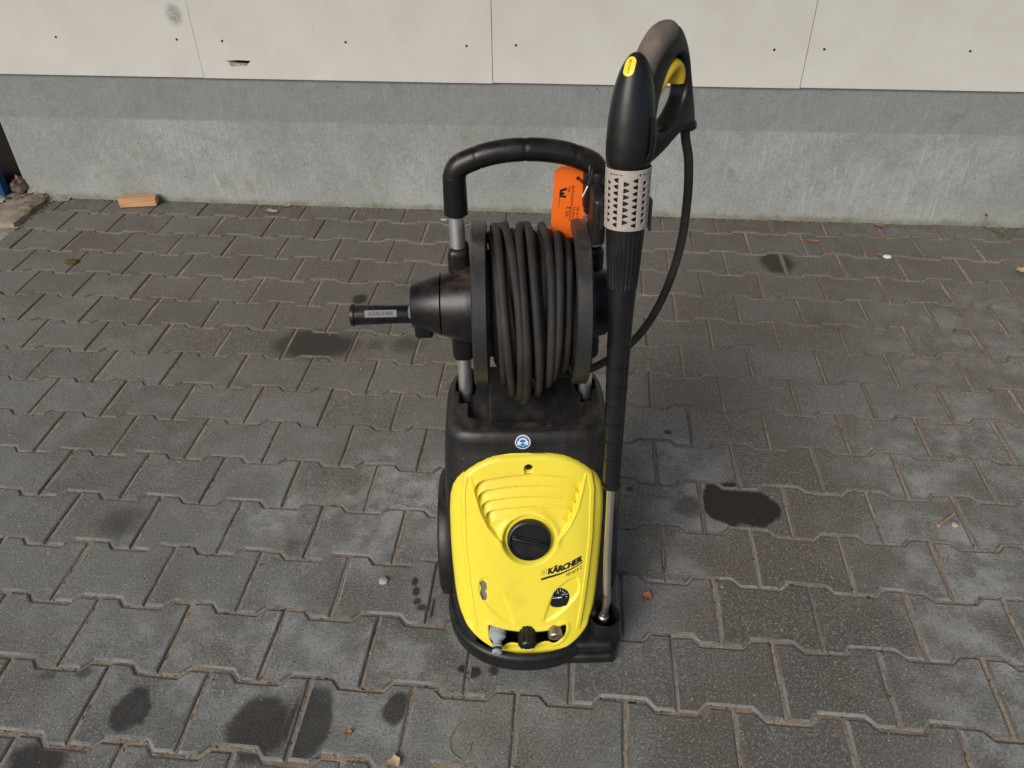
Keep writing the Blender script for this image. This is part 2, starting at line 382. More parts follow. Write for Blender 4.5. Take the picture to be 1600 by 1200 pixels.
def sweep(P, rad, n=16, ref=None, ell=None, capr=True):
    """tube along points; rad scalar/list; ell=(a,b) lists factors along ref/side"""
    P = [Vector(p) for p in P]; m = len(P)
    rad = [rad]*m if isinstance(rad, (int, float)) else rad
    V, F = [], []
    up_ = Vector(ref) if ref is not None else None; x = None
    for i in range(m):
        t = (P[min(i+1, m-1)]-P[max(i-1, 0)]).normalized()
        if up_ is not None: x = (up_-t*up_.dot(t)).normalized()
        elif x is None: x = frame(t)[1]
        else: x = (x-t*x.dot(t)).normalized()
        y = t.cross(x)
        ea, eb = (1, 1) if ell is None else ell[i]
        for k in range(n):
            th = 2*math.pi*k/n; V.append(P[i]+(x*math.cos(th)*ea+y*math.sin(th)*eb)*rad[i])
    for j in range(m-1):
        for i in range(n): F.append((j*n+i, j*n+(i+1) % n, (j+1)*n+(i+1) % n, (j+1)*n+i))
    F.append(tuple(range(n))); F.append(tuple(range((m-1)*n, m*n)))
    return V, F
def rbox(bm, lo, hi, bev=.004, seg=2):
    """bevelled box added to bm"""
    c = [(a+b)/2 for a, b in zip(lo, hi)]; s = [b-a for a, b in zip(lo, hi)]
    r = bmesh.ops.create_cube(bm, size=1, matrix=Matrix.Translation(c) @ Matrix.Diagonal((*s, 1)))
    vs = r['verts']; es = {e for v in vs for e in v.link_edges}
    if bev > 0: bmesh.ops.bevel(bm, geom=list(es), offset=bev, segments=seg, profile=.5, affect='EDGES')
def merge(*VF):
    V, F = [], []
    for v, f in VF:
        o = len(V); V += list(v); F += [tuple(i+o for i in q) for q in f]
    return V, F
def sstep(a, b, x):
    t = np.clip((x-a)/(b-a), 0, 1); return t*t*(3-2*t)
def text_mesh(s, size=1.0, offset=0.0, extrude=0.0, shear=0.0, align='LEFT'):
    cu = bpy.data.curves.new('lettering', 'FONT'); cu.body = s; cu.size = size; cu.offset = offset; cu.extrude = extrude
    cu.shear = shear; cu.align_x = align; cu.resolution_u = 4
    o = bpy.data.objects.new('lettering', cu); COL.objects.link(o)
    dg = bpy.context.evaluated_depsgraph_get(); dg.update()
    me = bpy.data.meshes.new_from_object(o.evaluated_get(dg))
    bpy.data.objects.remove(o); bpy.data.curves.remove(cu)
    return me

# ------------------------------------------------------------------ ground and paving
yard = py_obj('ground', [(-60, -60, -.05), (60, -60, -.05), (60, 60, -.05), (-60, 60, -.05)], [(0, 1, 2, 3)], YARDM, smooth=False)
yard['kind'] = 'structure'
PP, AA, LL = 0.14934, 0.00941, 0.2
CX = [-.003111, .014598, .000443, -.012528, -.023282, .014903, .005369, -.00072, .010712, -.007558]
CY = [-.004963, .010243, .03233, -.009476, -.005657, -.046112, .001762, .003222, .000509, .016382]
def warp(X, Y):
    x = min(max(X, -.6), 2.4); y = min(max(Y, -.1), 2.15)
    t = [1, x, y, x*x, x*y, y*y, x**3, x*x*y, x*y*y, y**3]
    return X+sum(a*b for a, b in zip(CX, t)), Y+sum(a*b for a, b in zip(CY, t))
pav = py_obj('pavement', [(-4, -3, -.0042), (5.5, -3, -.0042), (5.5, 2.24, -.0042), (-4, 2.24, -.0042)], [(0, 1, 2, 3)], SAND, smooth=False)
pav['kind'] = 'structure'
G = .0021
def block_mesh(seed):
    r = random.Random(seed)
    hx = LL/2-G; he = PP/2+AA-G; hw = PP/2-AA-G; b0, b1 = .0415, .0590
    base = [(-hx, -he), (-b1, -he), (-b0, -hw), (b0, -hw), (b1, -he), (hx, -he),
            (hx, he), (b1, he), (b0, hw), (-b0, hw), (-b1, he), (-hx, he)]
    # subdivide and roughen the arris a little
    pts = []
    for i in range(12):
        a, b = base[i], base[(i+1) % 12]; d = math.hypot(b[0]-a[0], b[1]-a[1]); n = 3 if d > .1 else (2 if d > .03 else 1)
        for j in range(n): pts.append((a[0]+(b[0]-a[0])*j/n+r.uniform(-.0006, .0006), a[1]+(b[1]-a[1])*j/n+r.uniform(-.0006, .0006)))
    n = len(pts)
    def inset(d):
        out = []
        for i in range(n):
            p0, p1, p2 = Vector(pts[i-1]), Vector(pts[i]), Vector(pts[(i+1) % n])
            e1 = (p1-p0).normalized(); e2 = (p2-p1).normalized()
            n1 = Vector((-e1.y, e1.x)); n2 = Vector((-e2.y, e2.x)); m = (n1+n2).normalized()
            out.append(p1+m*(d/max(.6, m.dot(n1))))
        return out
    V, F = [], []
    for d, z in ((0, -.03), (0, -.0046), (.0018, -.0016), (.0052, 0)):
        dd = inset(d)
        for q in dd: V.append((q[0], q[1], z+(r.uniform(-.0004, .0004) if z == -.0018 else 0)))
    for j in range(3):
        for i in range(n): F.append((j*n+i, j*n+(i+1) % n, (j+1)*n+(i+1) % n, (j+1)*n+i))
    F.append(tuple(range(3*n, 4*n)))
    bm = bmesh.new(); vs = [bm.verts.new(v) for v in V]
    for f in F: bm.faces.new([vs[i] for i in f])
    bmesh.ops.recalc_face_normals(bm, faces=bm.faces)
    me = bpy.data.meshes.new('paving_block'); bm.to_mesh(me); bm.free(); me.materials.append(PAVER); me.materials.append(ARRIS)
    for q in me.polygons:
        if len(q.vertices) == 4 and .2 < q.normal.z < .95: q.material_index = 1
    return me
BM_ = [block_mesh(i) for i in range(6)]
def to_px(x, y, z=0.0):
    d = Vector((x, y, z))-CAM; c = d.dot(fw)
    if c < .1: return None
    return 800+1248.27*d.dot(rt)/c, 600-1248.27*d.dot(up)/c, c
blocks = []
for r_ in range(-14, 15):
    for i in range(-18, 26):
        X = LL*(i+.5+(.5 if r_ % 2 else 0)); Y = PP*(r_+.5)
        x, y = warp(X, Y)
        if y > 1.88 and x < -1.33: continue
        if y > 2.2: continue
        inside = False; size = 0
        for dx in (-.1, 0, .1):
            for dy in (-.08, 0, .08):
                q = to_px(x+dx, y+dy)
                if q and -5 < q[0] < 1605 and -5 < q[1] < 1205: inside = True; size = max(size, 1/q[2])
        blocks.append((inside, size, x, y))
blocks.sort(key=lambda b: (not b[0], -b[1]))
rest = []; used = 0
for k, (ins, s_, x, y) in enumerate(blocks):
    z = rnd.gauss(0, .0007); rz = rnd.gauss(0, .006)+ (math.pi if rnd.random() < .5 else 0); tx, ty = rnd.gauss(0, .0045), rnd.gauss(0, .0045)
    jx, jy = rnd.gauss(0, .0008), rnd.gauss(0, .0008)
    mt = Matrix.Translation((x+jx, y+jy, z)) @ Matrix.Rotation(tx, 4, 'X') @ Matrix.Rotation(ty, 4, 'Y') @ Matrix.Rotation(rz, 4, 'Z')
    if ins and used < 300:
        o = bpy.data.objects.new('paving_block', BM_[rnd.randrange(6)]); COL.objects.link(o); o.parent = pav; o.matrix_basis = mt; used += 1
    else: rest.append(mt)
V, F = [], []
for mt in rest:
    me = BM_[0]; o_ = len(V); V += [mt @ v.co for v in me.vertices]; F += [tuple(i+o_ for i in p.vertices) for p in me.polygons]
me = bpy.data.meshes.new('outer_paving_blocks'); me.from_pydata([tuple(v) for v in V], [], F); me.update()
ro = link('outer_paving_blocks', me, PAVER_S, pav); ro['kind'] = 'stuff'

# crumbs of straw, bark and grit lying in and beside the joints
V, F = [], []; mi = []
def crumb(x, y, L_, W_, ang, z, m):
    c, s = math.cos(ang), math.sin(ang); o_ = len(V)
    h = W_*.5
    for (a, b, q) in ((-L_, -W_, 0), (L_, -W_*.6, 0), (L_*.8, W_, 0), (-L_*.9, W_*.7, 0), (0, 0, h)):
        V.append((x+a*c-b*s, y+a*s+b*c, z+q))
    for f in ((0, 1, 4), (1, 2, 4), (2, 3, 4), (3, 0, 4)): F.append(tuple(i+o_ for i in f)); mi.append(m)
for k in range(15000):
    r_ = rnd.randint(-3, 14); X = rnd.uniform(-1.6, 2.9)
    if rnd.random() < .62:
        ph = (X/LL-(.5 if r_ % 2 else 0)) % 1.0     # zigzag below row r_
        d = abs(ph-.5)*LL
        f = 1 if d < .0415 else (0 if d > .059 else 1-(d-.0415)/.0175)
        Y = PP*r_ + (AA if f > .5 else -AA) if (f in (0, 1)) else PP*r_-AA+2*AA*f
        ang = rnd.gauss(0, .35)
    else:
        i = round(X/LL-(.5 if r_ % 2 else 0)); X = LL*(i+(.5 if r_ % 2 else 0)); Y = PP*r_+rnd.uniform(-.01, PP+.01); ang = math.pi/2+rnd.gauss(0, .35)
    x, y = warp(X, Y)
    if y > 2.21 or (y > 1.9 and x < -1.23): continue
    far = abs(rnd.gauss(0, 1))
    sp = .0013 if rnd.random() < .9 else .006
    x += rnd.gauss(0, sp); y += rnd.gauss(0, sp)
    L_ = rnd.choice((.0012, .002, .003, .0045))*rnd.uniform(.6, 1.2); W_ = L_*rnd.uniform(.2, .55)
    crumb(x, y, L_, min(W_, .0014), ang, -.0030 if sp < .002 else .0006, rnd.choice((0, 0, 1, 1, 2)))
for k in range(1500):
    x, y = rnd.uniform(-1.1, 2.6), rnd.uniform(-.2, 2.2)
    L_ = rnd.choice((.0010, .0015, .002, .004))*rnd.uniform(.5, 1.1); crumb(x, y, L_, L_*rnd.uniform(.2, .6), rnd.uniform(0, 6), .0008, rnd.choice((0, 1, 2, 3)))
for k in range(2600):      # grit swept against the wall foot
    x = rnd.uniform(-1.2, 2.6); y = 2.213-abs(rnd.gauss(0, .009 if rnd.random() < .8 else .03)); L_ = rnd.uniform(.001, .0045); crumb(x, y, L_, L_*.5, rnd.uniform(0, 6), .0008, rnd.choice((0, 2, 2, 3)))
me = bpy.data.meshes.new('joint_debris'); me.from_pydata(V, [], F); me.update()
for m in (STRAWM, TWIGM, MOSSM, STONEM): me.materials.append(m)
me.polygons.foreach_set('material_index', mi)
dbo = link('joint_debris', me, None, pav); dbo['kind'] = 'stuff'

# ------------------------------------------------------------------ wall
wall = empty('shed_wall', (.6, 2.215, 0))
tag(wall, 'cream panelled shed wall on a grey concrete plinth behind the washer', 'wall')
WO = Vector((.6, 2.215, 0))
def wl(p): return Vector(p)-WO
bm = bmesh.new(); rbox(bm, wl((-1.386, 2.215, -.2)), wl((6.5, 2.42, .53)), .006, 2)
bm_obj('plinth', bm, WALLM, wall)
bm = bmesh.new(); rbox(bm, wl((-2.7, 2.24, .534)), wl((6.5, 2.42, 2.75)), 0); bm_obj('wall_core', bm, DARK, wall)
PJ = [-2.57, -1.51-.06, -.51, .549, 1.614, 2.674, 3.734, 4.79]
PZ = [.502, .5025, .5018, .5045, .5075, .509, .509]
HOLE = [Vector((x, 2.197, z)) for x, z in [(-.4155, .5638), (-.3675, .5667), (-.3206, .5653), (-.3291, .5585), (-.3382, .5495), (-.3543, .5515), (-.3705, .5534), (-.389, .5553), (-.4022, .5595)]]
SCREWS = [(-1.0266, .6357), (-.5773, .6334), (-.4112, .6314), (.0346, .6336), (.4607, .6271), (.6319, .6317), (1.5047, .6303), (1.6675, .6348), (2.1374, .6359)]
for i in range(len(PJ)-1):
    x0, x1 = PJ[i]+.001, PJ[i+1]-.001; z0 = PZ[i]; yf = 2.197 + (.0012 if i % 2 else 0); yb = yf+.017
    outer = [Vector((x0, yf, z0)), Vector((x1, yf, z0)), Vector((x1, yf, 2.75)), Vector((x0, yf, 2.75))]
    loops = [outer]
    has = x0 < HOLE[0].x < x1
    if has: loops.append([Vector((h.x, yf, h.z)) for h in HOLE])
    allv = [v for l_ in loops for v in l_]
    tri = tessellate_polygon(loops); bm = bmesh.new()
    vf_ = [bm.verts.new(wl(v)) for v in allv]; vb_ = [bm.verts.new(wl(v)+Vector((0, .017, 0))) for v in allv]
    for t in tri:
        bm.faces.new([vf_[j] for j in t]); bm.faces.new([vb_[j] for j in reversed(t)])
    o_ = 0
    for l_ in loops:
        n = len(l_)
        for j in range(n): bm.faces.new((vf_[o_+j], vf_[o_+(j+1) % n], vb_[o_+(j+1) % n], vb_[o_+j]))
        o_ += n
    p = bm_obj('panel', bm, PANELM, wall)
    if has:
        c = sum((Vector(h) for h in HOLE), Vector())/len(HOLE)
        V, F = [], []
        for q in range(46):   # torn fibres in the lower lip of the hole
            x = rnd.uniform(HOLE[8].x, HOLE[4].x+.004); z = HOLE[4].z+rnd.uniform(-.003, .009); s_ = rnd.uniform(.003, .006); k0 = len(V)
            for (a, b, e) in ((-s_, 0, 0), (s_, 0, .001), (s_*.5, 0, s_), (0, -.002, s_*.4)): V.append(wl((x+a, yf-.0004+b, z+e-.003)))
            F += [(k0, k0+1, k0+3), (k0+1, k0+2, k0+3), (k0+2, k0, k0+3)]
        py_obj('torn_edge', V, F, LEAFT, p, smooth=False, recalc=False)
    for (sx, sy) in SCREWS:
        s3 = Vector((sx, 2.197, sy))
        if x0 < s3.x < x1:
            V, F = lathe([(0, .0042), (.0008, .0040), (.0012, .0024), (.0006, .0010), (.0004, .0001)], wl((s3.x, yf, s3.z)), (0, -1, 0), 14)
            py_obj('screw', V, F, POSTM, p)
# roof over the bay (out of frame): it is why the light comes in from the open front
bm = bmesh.new(); rbox(bm, (-5, -.1, 2.78), (6.5, 2.6, 2.9), 0)
rf = bm_obj('unseen_roof', bm, ROOFM); rf['kind'] = 'structure'

# ------------------------------------------------------------------ left corner: step, mortar, steel post
st = empty('concrete_step', (-1.40, 2.06, 0)); tag(st, 'low rough tan concrete step beside the left end of the plinth', 'step')
SO = Vector((-1.40, 2.06, 0))
def rough_slab(lo, hi, nx, ny, amp, seed):
    r = random.Random(seed); V, F = [], []
    for j in range(ny+1):
        for i in range(nx+1):
            x = lo[0]+(hi[0]-lo[0])*i/nx; y = lo[1]+(hi[1]-lo[1])*j/ny; ed = (i in (0, nx)) or (j in (0, ny))
            V.append(Vector((x+r.uniform(-amp, amp), y+r.uniform(-amp, amp), hi[2]+r.uniform(-amp, amp)*.8-(.008 if ed else 0)))-SO)
    for j in range(ny):
        for i in range(nx): a = j*(nx+1)+i; F.append((a, a+1, a+nx+2, a+nx+1))
    ring = [i for i in range(nx+1)]+[j*(nx+1)+nx for j in range(1, ny+1)]+[ny*(nx+1)+i for i in range(nx-1, -1, -1)]+[j*(nx+1) for j in range(ny-1, 0, -1)]
    b0 = len(V)
    for q in ring: V.append(Vector((V[q].x, V[q].y, lo[2])))
    n = len(ring)
    for k in range(n): F.append((ring[k], b0+k, b0+(k+1) % n, ring[(k+1) % n]))
    return V, F
py_obj('slab', *rough_slab((-1.9, 1.945, -.04), (-1.288, 2.30, .026), 26, 14, .004, 3), STEPM, st, sharp=60)
py_obj('threshold_strip', *rough_slab((-1.9, 1.80, -.04), (-1.262, 1.938, .004), 20, 6, .002, 5), MORTAR, st, sharp=60)
# mortar smear against the plinth foot
r = random.Random(11); V, F = [], []
for j in range(9):
    for i in range(24):
        x = -1.375+.17*i/23; d = j/8; y = 2.2155-.075*d*(1-.6*i/23)+r.uniform(-.003, .003); z = .042*(1-d)**1.6*(1-.85*i/23)+.002+r.uniform(-.002, .003)*(1-d)
        V.append(Vector((x, y, z))-SO)
for j in range(8):
    for i in range(23): a = j*24+i; F.append((a, a+1, a+25, a+24))
py_obj('mortar_fillet', V, F, MORTAR, st)
# lump of mortar behind the step at the post foot
def lump(c, rx, ry, rz, seed, n=2, amp=.25):
    bm = bmesh.new(); bmesh.ops.create_icosphere(bm, subdivisions=n, radius=1); r = random.Random(seed)
    for v in bm.verts:
        f = 1+r.uniform(-amp, amp); v.co = Vector((v.co.x*rx*f, v.co.y*ry*f, max(v.co.z*rz*f, -.3*rz)))+Vector(c)
    return bm
bm_obj('mortar_lump', lump(Vector((-1.405, 2.225, .045))-SO, .036, .045, .045, 4, 3, .22), DIRTYM, st, smooth=True, sharp=50)
bm_obj('mortar_lump', lump(Vector((-1.455, 2.125, .024))-SO, .04, .03, .018, 9, 3, .2), MORTAR, st, smooth=True, sharp=50)
V, F, mi = [], [], []
for q in range(900):
    if q < 520: x, y, z = rnd.uniform(-1.60, -1.29), rnd.uniform(1.95, 2.21), .0245
    elif q < 780: y = rnd.uniform(1.92, 2.21); x = -1.283+abs(rnd.gauss(0, .010)); z = .001
    else: x = rnd.uniform(-1.40, -1.24); y = 2.205-abs(rnd.gauss(0, .03)); z = .028 if x < -1.29 else .006
    L_ = rnd.choice((.0015, .0025, .004, .006))*rnd.uniform(.6, 1.2); crumb(x, y, L_, L_*rnd.uniform(.35, .8), rnd.uniform(0, 6), z, rnd.choice((0, 1, 2, 2, 3)))
me = bpy.data.meshes.new('step_debris'); me.from_pydata([(a-SO.x, b-SO.y, c-SO.z) for a, b, c in V], [], F); me.update()
for m in (STRAWM, DIRTYM, MOSSM, STONEM): me.materials.append(m)
me.polygons.foreach_set('material_index', mi)
sdo = link('step_debris', me, None, st); sdo['kind'] = 'stuff'
po = empty('steel_post', (-1.55, 2.33, 0)); tag(po, 'dark rusty steel post at the left end of the plinth', 'post')
bm = bmesh.new(); rbox(bm, (-.22, -.06, 0), (.155, -.046, .52), .002); bm_obj('flange', bm, POSTM, po)
bm = bmesh.new(); rbox(bm, (-.01, -.046, 0), (.01, .1, .52), .001); bm_obj('web', bm, POSTM, po)
bs = empty('blue_door_foot', (-1.56, 2.18, 0)); tag(bs, 'blue painted steel door edge in the far left corner', 'door')
bm = bmesh.new(); rbox(bm, (-.16, -.02, .016), (.112, .02, .125), .003); bm_obj('lower_rail', bm, BLUEST, bs)

# ------------------------------------------------------------------ pressure washer (local frame: x right, y back, z up)
TH = R(6.3); WORG = Vector((.822, .204, 0))
wash = empty('pressure_washer', WORG, TH)
tag(wash, 'yellow and black upright pressure washer with hose reel standing on the paving', 'pressure washer')
def vfr(z): return .03+.381*(z-.083)
def Wd(z): return float(np.interp(z, [0, .12, .30, .40, .48], [.150, .156, .156, .152, .146]))
VM, NE = .24, 4.0
def surf(u, z, off=0.0):
    q = np.clip(1-np.abs(u/.158)**NE, 0, 1); return VM-(VM-vfr(z))*q**(1/NE)-off

HZ = [.0400, .0454, .0525, .060, .0680, .0795, .0880, .104, .118, .143, .19, .24, .30, .335, .358, .375, .388, .400, .410, .418, .4235, .427]
HW = [.022, .050, .070, .0835, .0960, .1100, .1180, .1265, .1310, .1350, .139, .1415, .1425, .1405, .1355, .1275, .118, .1045, .090, .074, .058, .030]
# --- hood (black body shell) -------------------------------------------------
NL = 144; VB = .345
def hood_loop(z, w_):
    out = []; f = vfr(z)+.002
    for k in range(NL):
        t = 2*math.pi*k/NL; c, s = math.cos(t), math.sin(t); n = NE if s < 0 else 6.0
        u = w_*math.copysign(abs(c)**(2/n), c); d = abs(s)**(2/n)
        v = VM-(VM-f)*d if s < 0 else VM+(VB-VM)*d
        out.append((u, v))
    return out
V, F = [], []; zs = list(np.linspace(.02, .43, 42))
for z in zs:
    for (u, v) in hood_loop(z, Wd(z)):
        if v < VM:
            k = float((1-sstep(.075, .10, abs(u+.005)))*(1-sstep(.10, .125, z)))
            hw_ = float(np.interp(z, HZ, HW)); k2 = float((1-sstep(hw_-.034, hw_-.018, abs(u+.003)))*(1-sstep(.392, .408, z)))
            v += max(.045*k, .030*k2)
        V.append((u, v, z))
for j in range(len(zs)-1):
    for i in range(NL): F.append((j*NL+i, j*NL+(i+1) % NL, (j+1)*NL+(i+1) % NL, (j+1)*NL+i))
top = hood_loop(.43, Wd(.43)); NR = 70; cu, cv = 0.0, .262
def ztop(u, v):
    rim = .4655+max(0, v-.19)*.20
    z = rim
    # hollow under the reel
    edge = .200+.012*(abs(u)/.1)**2
    a = float(sstep(edge, edge+.006, v)*(1-sstep(.099, .107, abs(u)))*(1-sstep(.312, .318, v)))
    floor = .437+(v-.2)*.50
    z = rim*(1-a)+min(floor, rim)*a
    for s in (-1, 1):     # sockets of the handle tubes
        d = math.hypot(u-s*.111, v-.288); z -= .03*float(1-sstep(.0165, .019, d))
    g = min(abs(abs(u)-.068), 1); z -= .0012*float(1-sstep(.0006, .0016, g))*a    # moulded seams
    return z
base = len(V)-NL
for j in range(1, NR+1):
    k = 1-j/NR
    k = k if j < NR else .002
    for (u, v) in top:
        uu, vv = cu+(u-cu)*k, cv+(v-cv)*k
        b = float(sstep(0, 1, min(1, (1-k)/.17))) ; b = math.sqrt(max(0, 1-(1-min(1, (1-k)/.16))**2))
        V.append((uu, vv, .43+(ztop(uu, vv)-.43)*b))
for j in range(NR):
    for i in range(NL): F.append((base+j*NL+i, base+j*NL+(i+1) % NL, base+(j+1)*NL+(i+1) % NL, base+(j+1)*NL+i))
F.append(tuple(range(len(V)-NL, len(V)))); F.append(tuple(range(NL)))
hood = py_obj('hood', V, F, HOODM, wash, sharp=50)
bmt = bmesh.new(); bmt.from_mesh(hood.data); BV_H = BVHTree.FromBMesh(bmt); bmt.free()

# --- yellow front cover -------------------------------------------------------
MOUTH = [(-.0779, .0963), (-.0753, .1046), (-.0584, .0994), (-.0342, .0944), (.0023, .0909), (.0389, .0937), (.0634, .1023), (.0683, .1003), (.0671, .0873), (.0573, .0739), (.045, .0683), (.0327, .0729), (.0143, .0682), (-.0041, .058), (-.0199, .0691), (-.0407, .0707), (-.0593, .061), (-.0749, .0729)]
LEAF_L = [(-.0953, .1672), (-.0921, .1937), (-.0776, .1997), (-.0612, .1882), (-.0451, .1593), (-.0314, .114), (-.034, .1062), (-.0579, .1203), (-.0815, .1442)]
LEAF_R = [(.0268, .1099), (.033, .1382), (.0463, .1696), (.0691, .1893), (.0873, .1952), (.0935, .1886), (.0938, .1627), (.0755, .141), (.0536, .1215)]
SLOT = [(-.0924, .186), (-.0862, .191), (-.0804, .1854), (-.0807, .1739), (-.0838, .1695), (-.0809, .1662), (-.0812, .1526), (-.0884, .1545), (-.0922, .1655), (-.0895, .1751)]
def smooth_poly(P, sub=6): 
    Q = [Vector((a, b, 0)) for a, b in P]; n = len(Q); out = []
    for i in range(n):
        p0, p1, p2, p3 = Q[i-1], Q[i], Q[(i+1) % n], Q[(i+2) % n]
        for s in range(sub):
            t = s/sub; q = .5*((2*p1)+(-p0+p2)*t+(2*p0-5*p1+4*p2-p3)*t*t+(-p0+3*p1-3*p2+p3)*t**3); out.append((q.x, q.y))
    return out
def sdist(P, U_, Z_):
    """signed distance (negative inside) to polygon, vectorised"""
    P = np.array(P); d = np.full(U_.shape, 1e9); ins = np.zeros(U_.shape, bool); n = len(P)
    for i in range(n):
        a, b = P[i], P[(i+1) % n]; e = b-a
        t = np.clip(((U_-a[0])*e[0]+(Z_-a[1])*e[1])/(e@e+1e-12), 0, 1)
        d = np.minimum(d, np.hypot(U_-a[0]-t*e[0], Z_-a[1]-t*e[1]))
        cr = ((a[1] > Z_) != (b[1] > Z_)) & (U_ < (b[0]-a[0])*(Z_-a[1])/(b[1]-a[1]+1e-12)+a[0]); ins ^= cr
    return np.where(ins, -d, d)
NZ, NU = 400, 300
zg = np.linspace(.0400, .427, NZ); ag = np.sin(np.linspace(-1, 1, NU)*math.pi/2*.86)/math.sin(math.pi/2*.86)
hwz = np.interp(zg, HZ, HW); ucz = np.interp(zg, [.04, .10, .2, .4], [.004, -.007, -.006, 0])
for _ in range(3): hwz[1:-1] = (hwz[:-2]+hwz[1:-1]*2+hwz[2:])/4
UG = ucz[:, None]+hwz[:, None]*ag[None, :]; ZG = np.repeat(zg[:, None], NU, 1); AG = np.repeat(ag[None, :], NZ, 0)
E_ = np.full(UG.shape, .0065)
outl = [(ucz[i]-hwz[i], zg[i]) for i in range(0, NZ, 4)]+[(ucz[i]+hwz[i], zg[i]) for i in range(NZ-1, -1, -4)]
dout = -sdist(outl, UG, ZG)                                   # distance inside the outline
E_ -= .008*(1-np.sqrt(np.clip(1-(1-np.clip(dout/.007, 0, 1))**2, 0, 1)))
# long side ridge: bead with a step outside it
rid = np.interp(ZG, [.095, .14, .20, .27, .36, .395], [.0945, .1015, .108, .1135, .1135, .107]); ru = np.abs(UG-np.interp(ZG, [.1, .4], [-.005, 0]))
zin = sstep(.085, .10, ZG)*(1-sstep(.388, .398, ZG))
E_ -= .0042*sstep(rid+.0065, rid+.0085, ru)*zin
E_ += .0016*sstep(rid-.0012, rid, ru)*(1-sstep(rid+.0065, rid+.0085, ru))*zin
# louvred funnel
Vb = np.interp(ZG, [.24, .262, .275, .295, .325, .36, .392], [.030, .045, .057, .0735, .0875, .0965, .103])
au = np.abs(UG); inside = 1-sstep(Vb-.0035, Vb, au)
xr = np.clip(au/np.maximum(Vb, 1e-3), 0, 1)
curve = -.0125*(au/.095)**2-.015*np.clip((xr-.72)/.28, 0, 1)**3
L0 = [.3930, .3721, .3510, .3309, .3085]; DEP = .0185
lev = np.zeros(UG.shape)
for k in range(4):
    t0 = L0[k]+curve; t1 = L0[k+1]+curve
    fr = np.clip((t0-ZG)/(t0-t1), 0, 1); m = (ZG <= t0) & (ZG > t1)
    prof = np.where(fr < .13, sstep(0, .13, fr), 1-.84*np.clip((fr-.13)/.87, 0, 1)**1.15)
    lev = np.where(m, prof*DEP+.0015*k, lev)
    if k == 3: lev = np.where(ZG <= t1, .0085*(1-sstep(.0, .055, t1-ZG)), lev)
E_ -= lev*inside
# rolled lip along the funnel edge
E_ += .0016*np.exp(-((au-Vb-.0015)/.0025)**2)*sstep(.262, .285, ZG)*(1-sstep(.385, .397, ZG))
# dish round the switch knob
KC = (.0005, .2683); dk = np.hypot((UG-KC[0]), (ZG-KC[1])/.935)
E_ += .0045*np.exp(-((dk-.0530)/.006)**2)*sstep(-.03, .02, ZG-KC[1])
E_ = np.where(dk < .050, E_*(sstep(.0435, .050, dk))+(-.004)*(1-sstep(.0435, .050, dk)), E_)
# screw recess with run-out below
ds = np.hypot(UG-.0007, ZG-.4035); E_ -= .010*(1-sstep(.0068, .0086, ds))
ch = (1-sstep(.0055, .0078, np.abs(UG-.0007)))*sstep(.383, .3865, ZG)*(1-sstep(.401, .4035, ZG)); E_ -= .0062*ch*(1-.6*sstep(.40, .386, ZG))
# leaf shaped hollows
dl = sdist(smooth_poly(LEAF_L), UG, ZG); dr = sdist(smooth_poly(LEAF_R), UG, ZG)
E_ -= .0024*(1-sstep(-.004, .0015, dl))
E_ -= .0050*(1-sstep(-.0045, .001, dr))*sstep(.02, .06, UG-.25*(ZG-.15)+.006)
# soft swell under the mouth
dm = sdist(smooth_poly(MOUTH), UG, ZG); E_ += .0022*np.exp(-((dm-.004)/.004)**2)
VG = surf(UG, ZG)-E_
GC = (.0550, .1535)
hole = (dm < 0) | (sdist(SLOT, UG, ZG) < 0) | ((np.hypot(UG-GC[0], (ZG-GC[1])/.935) < .0205) & (UG-.25*(ZG-.15) > .0415))
V = np.stack([UG, VG, ZG], -1).reshape(-1, 3)
hc = hole[:-1, :-1] | hole[1:, :-1] | hole[:-1, 1:] | hole[1:, 1:]
ii, jj = np.nonzero(~hc); a = ii*NU+jj
Fq = np.stack([a, a+1, a+NU+1, a+NU], 1)
me = bpy.data.meshes.new('front_cover'); me.from_pydata(V.tolist(), [], Fq.tolist()); me.update()
bmt = bmesh.new(); bmt.from_mesh(me)
bmesh.ops.delete(bmt, geom=[v for v in bmt.verts if not v.link_faces], context='VERTS'); bmt.to_mesh(me); bmt.free()
cover = link('front_cover', me, YELLOW, wash, True)
so = cover.modifiers.new('thickness', 'SOLIDIFY'); so.thickness = .003; so.offset = -1
bmt = bmesh.new(); bmt.from_mesh(cover.data); BV_C = BVHTree.FromBMesh(bmt); bmt.free()
def on_cover(u, z, off=.0005, bv=None):
    h = (bv or BV_C).ray_cast(Vector((u, -.5, z)), Vector((0, 1, 0)))
    v = h[0].y if h[0] is not None else float(surf(u, z, .0065))
    return Vector((u, v-off, z))
PN = Vector((0, -.9344, .3562)); PS = Vector((0, .3562, .9344))     # panel normal / up-slope

def decal(name, me2, mat, parent, mapf, cuts=2):
    bm = bmesh.new(); bm.from_mesh(me2)
    bmesh.ops.triangulate(bm, faces=bm.faces)
    if cuts: bmesh.ops.subdivide_edges(bm, edges=[e for e in bm.edges if e.calc_length() > .004], cuts=cuts)
    for v in bm.verts: v.co = mapf(v.co.x, v.co.y)
    me3 = bpy.data.meshes.new(name); bm.to_mesh(me3); bm.free()
    return link(name, me3, mat, parent)
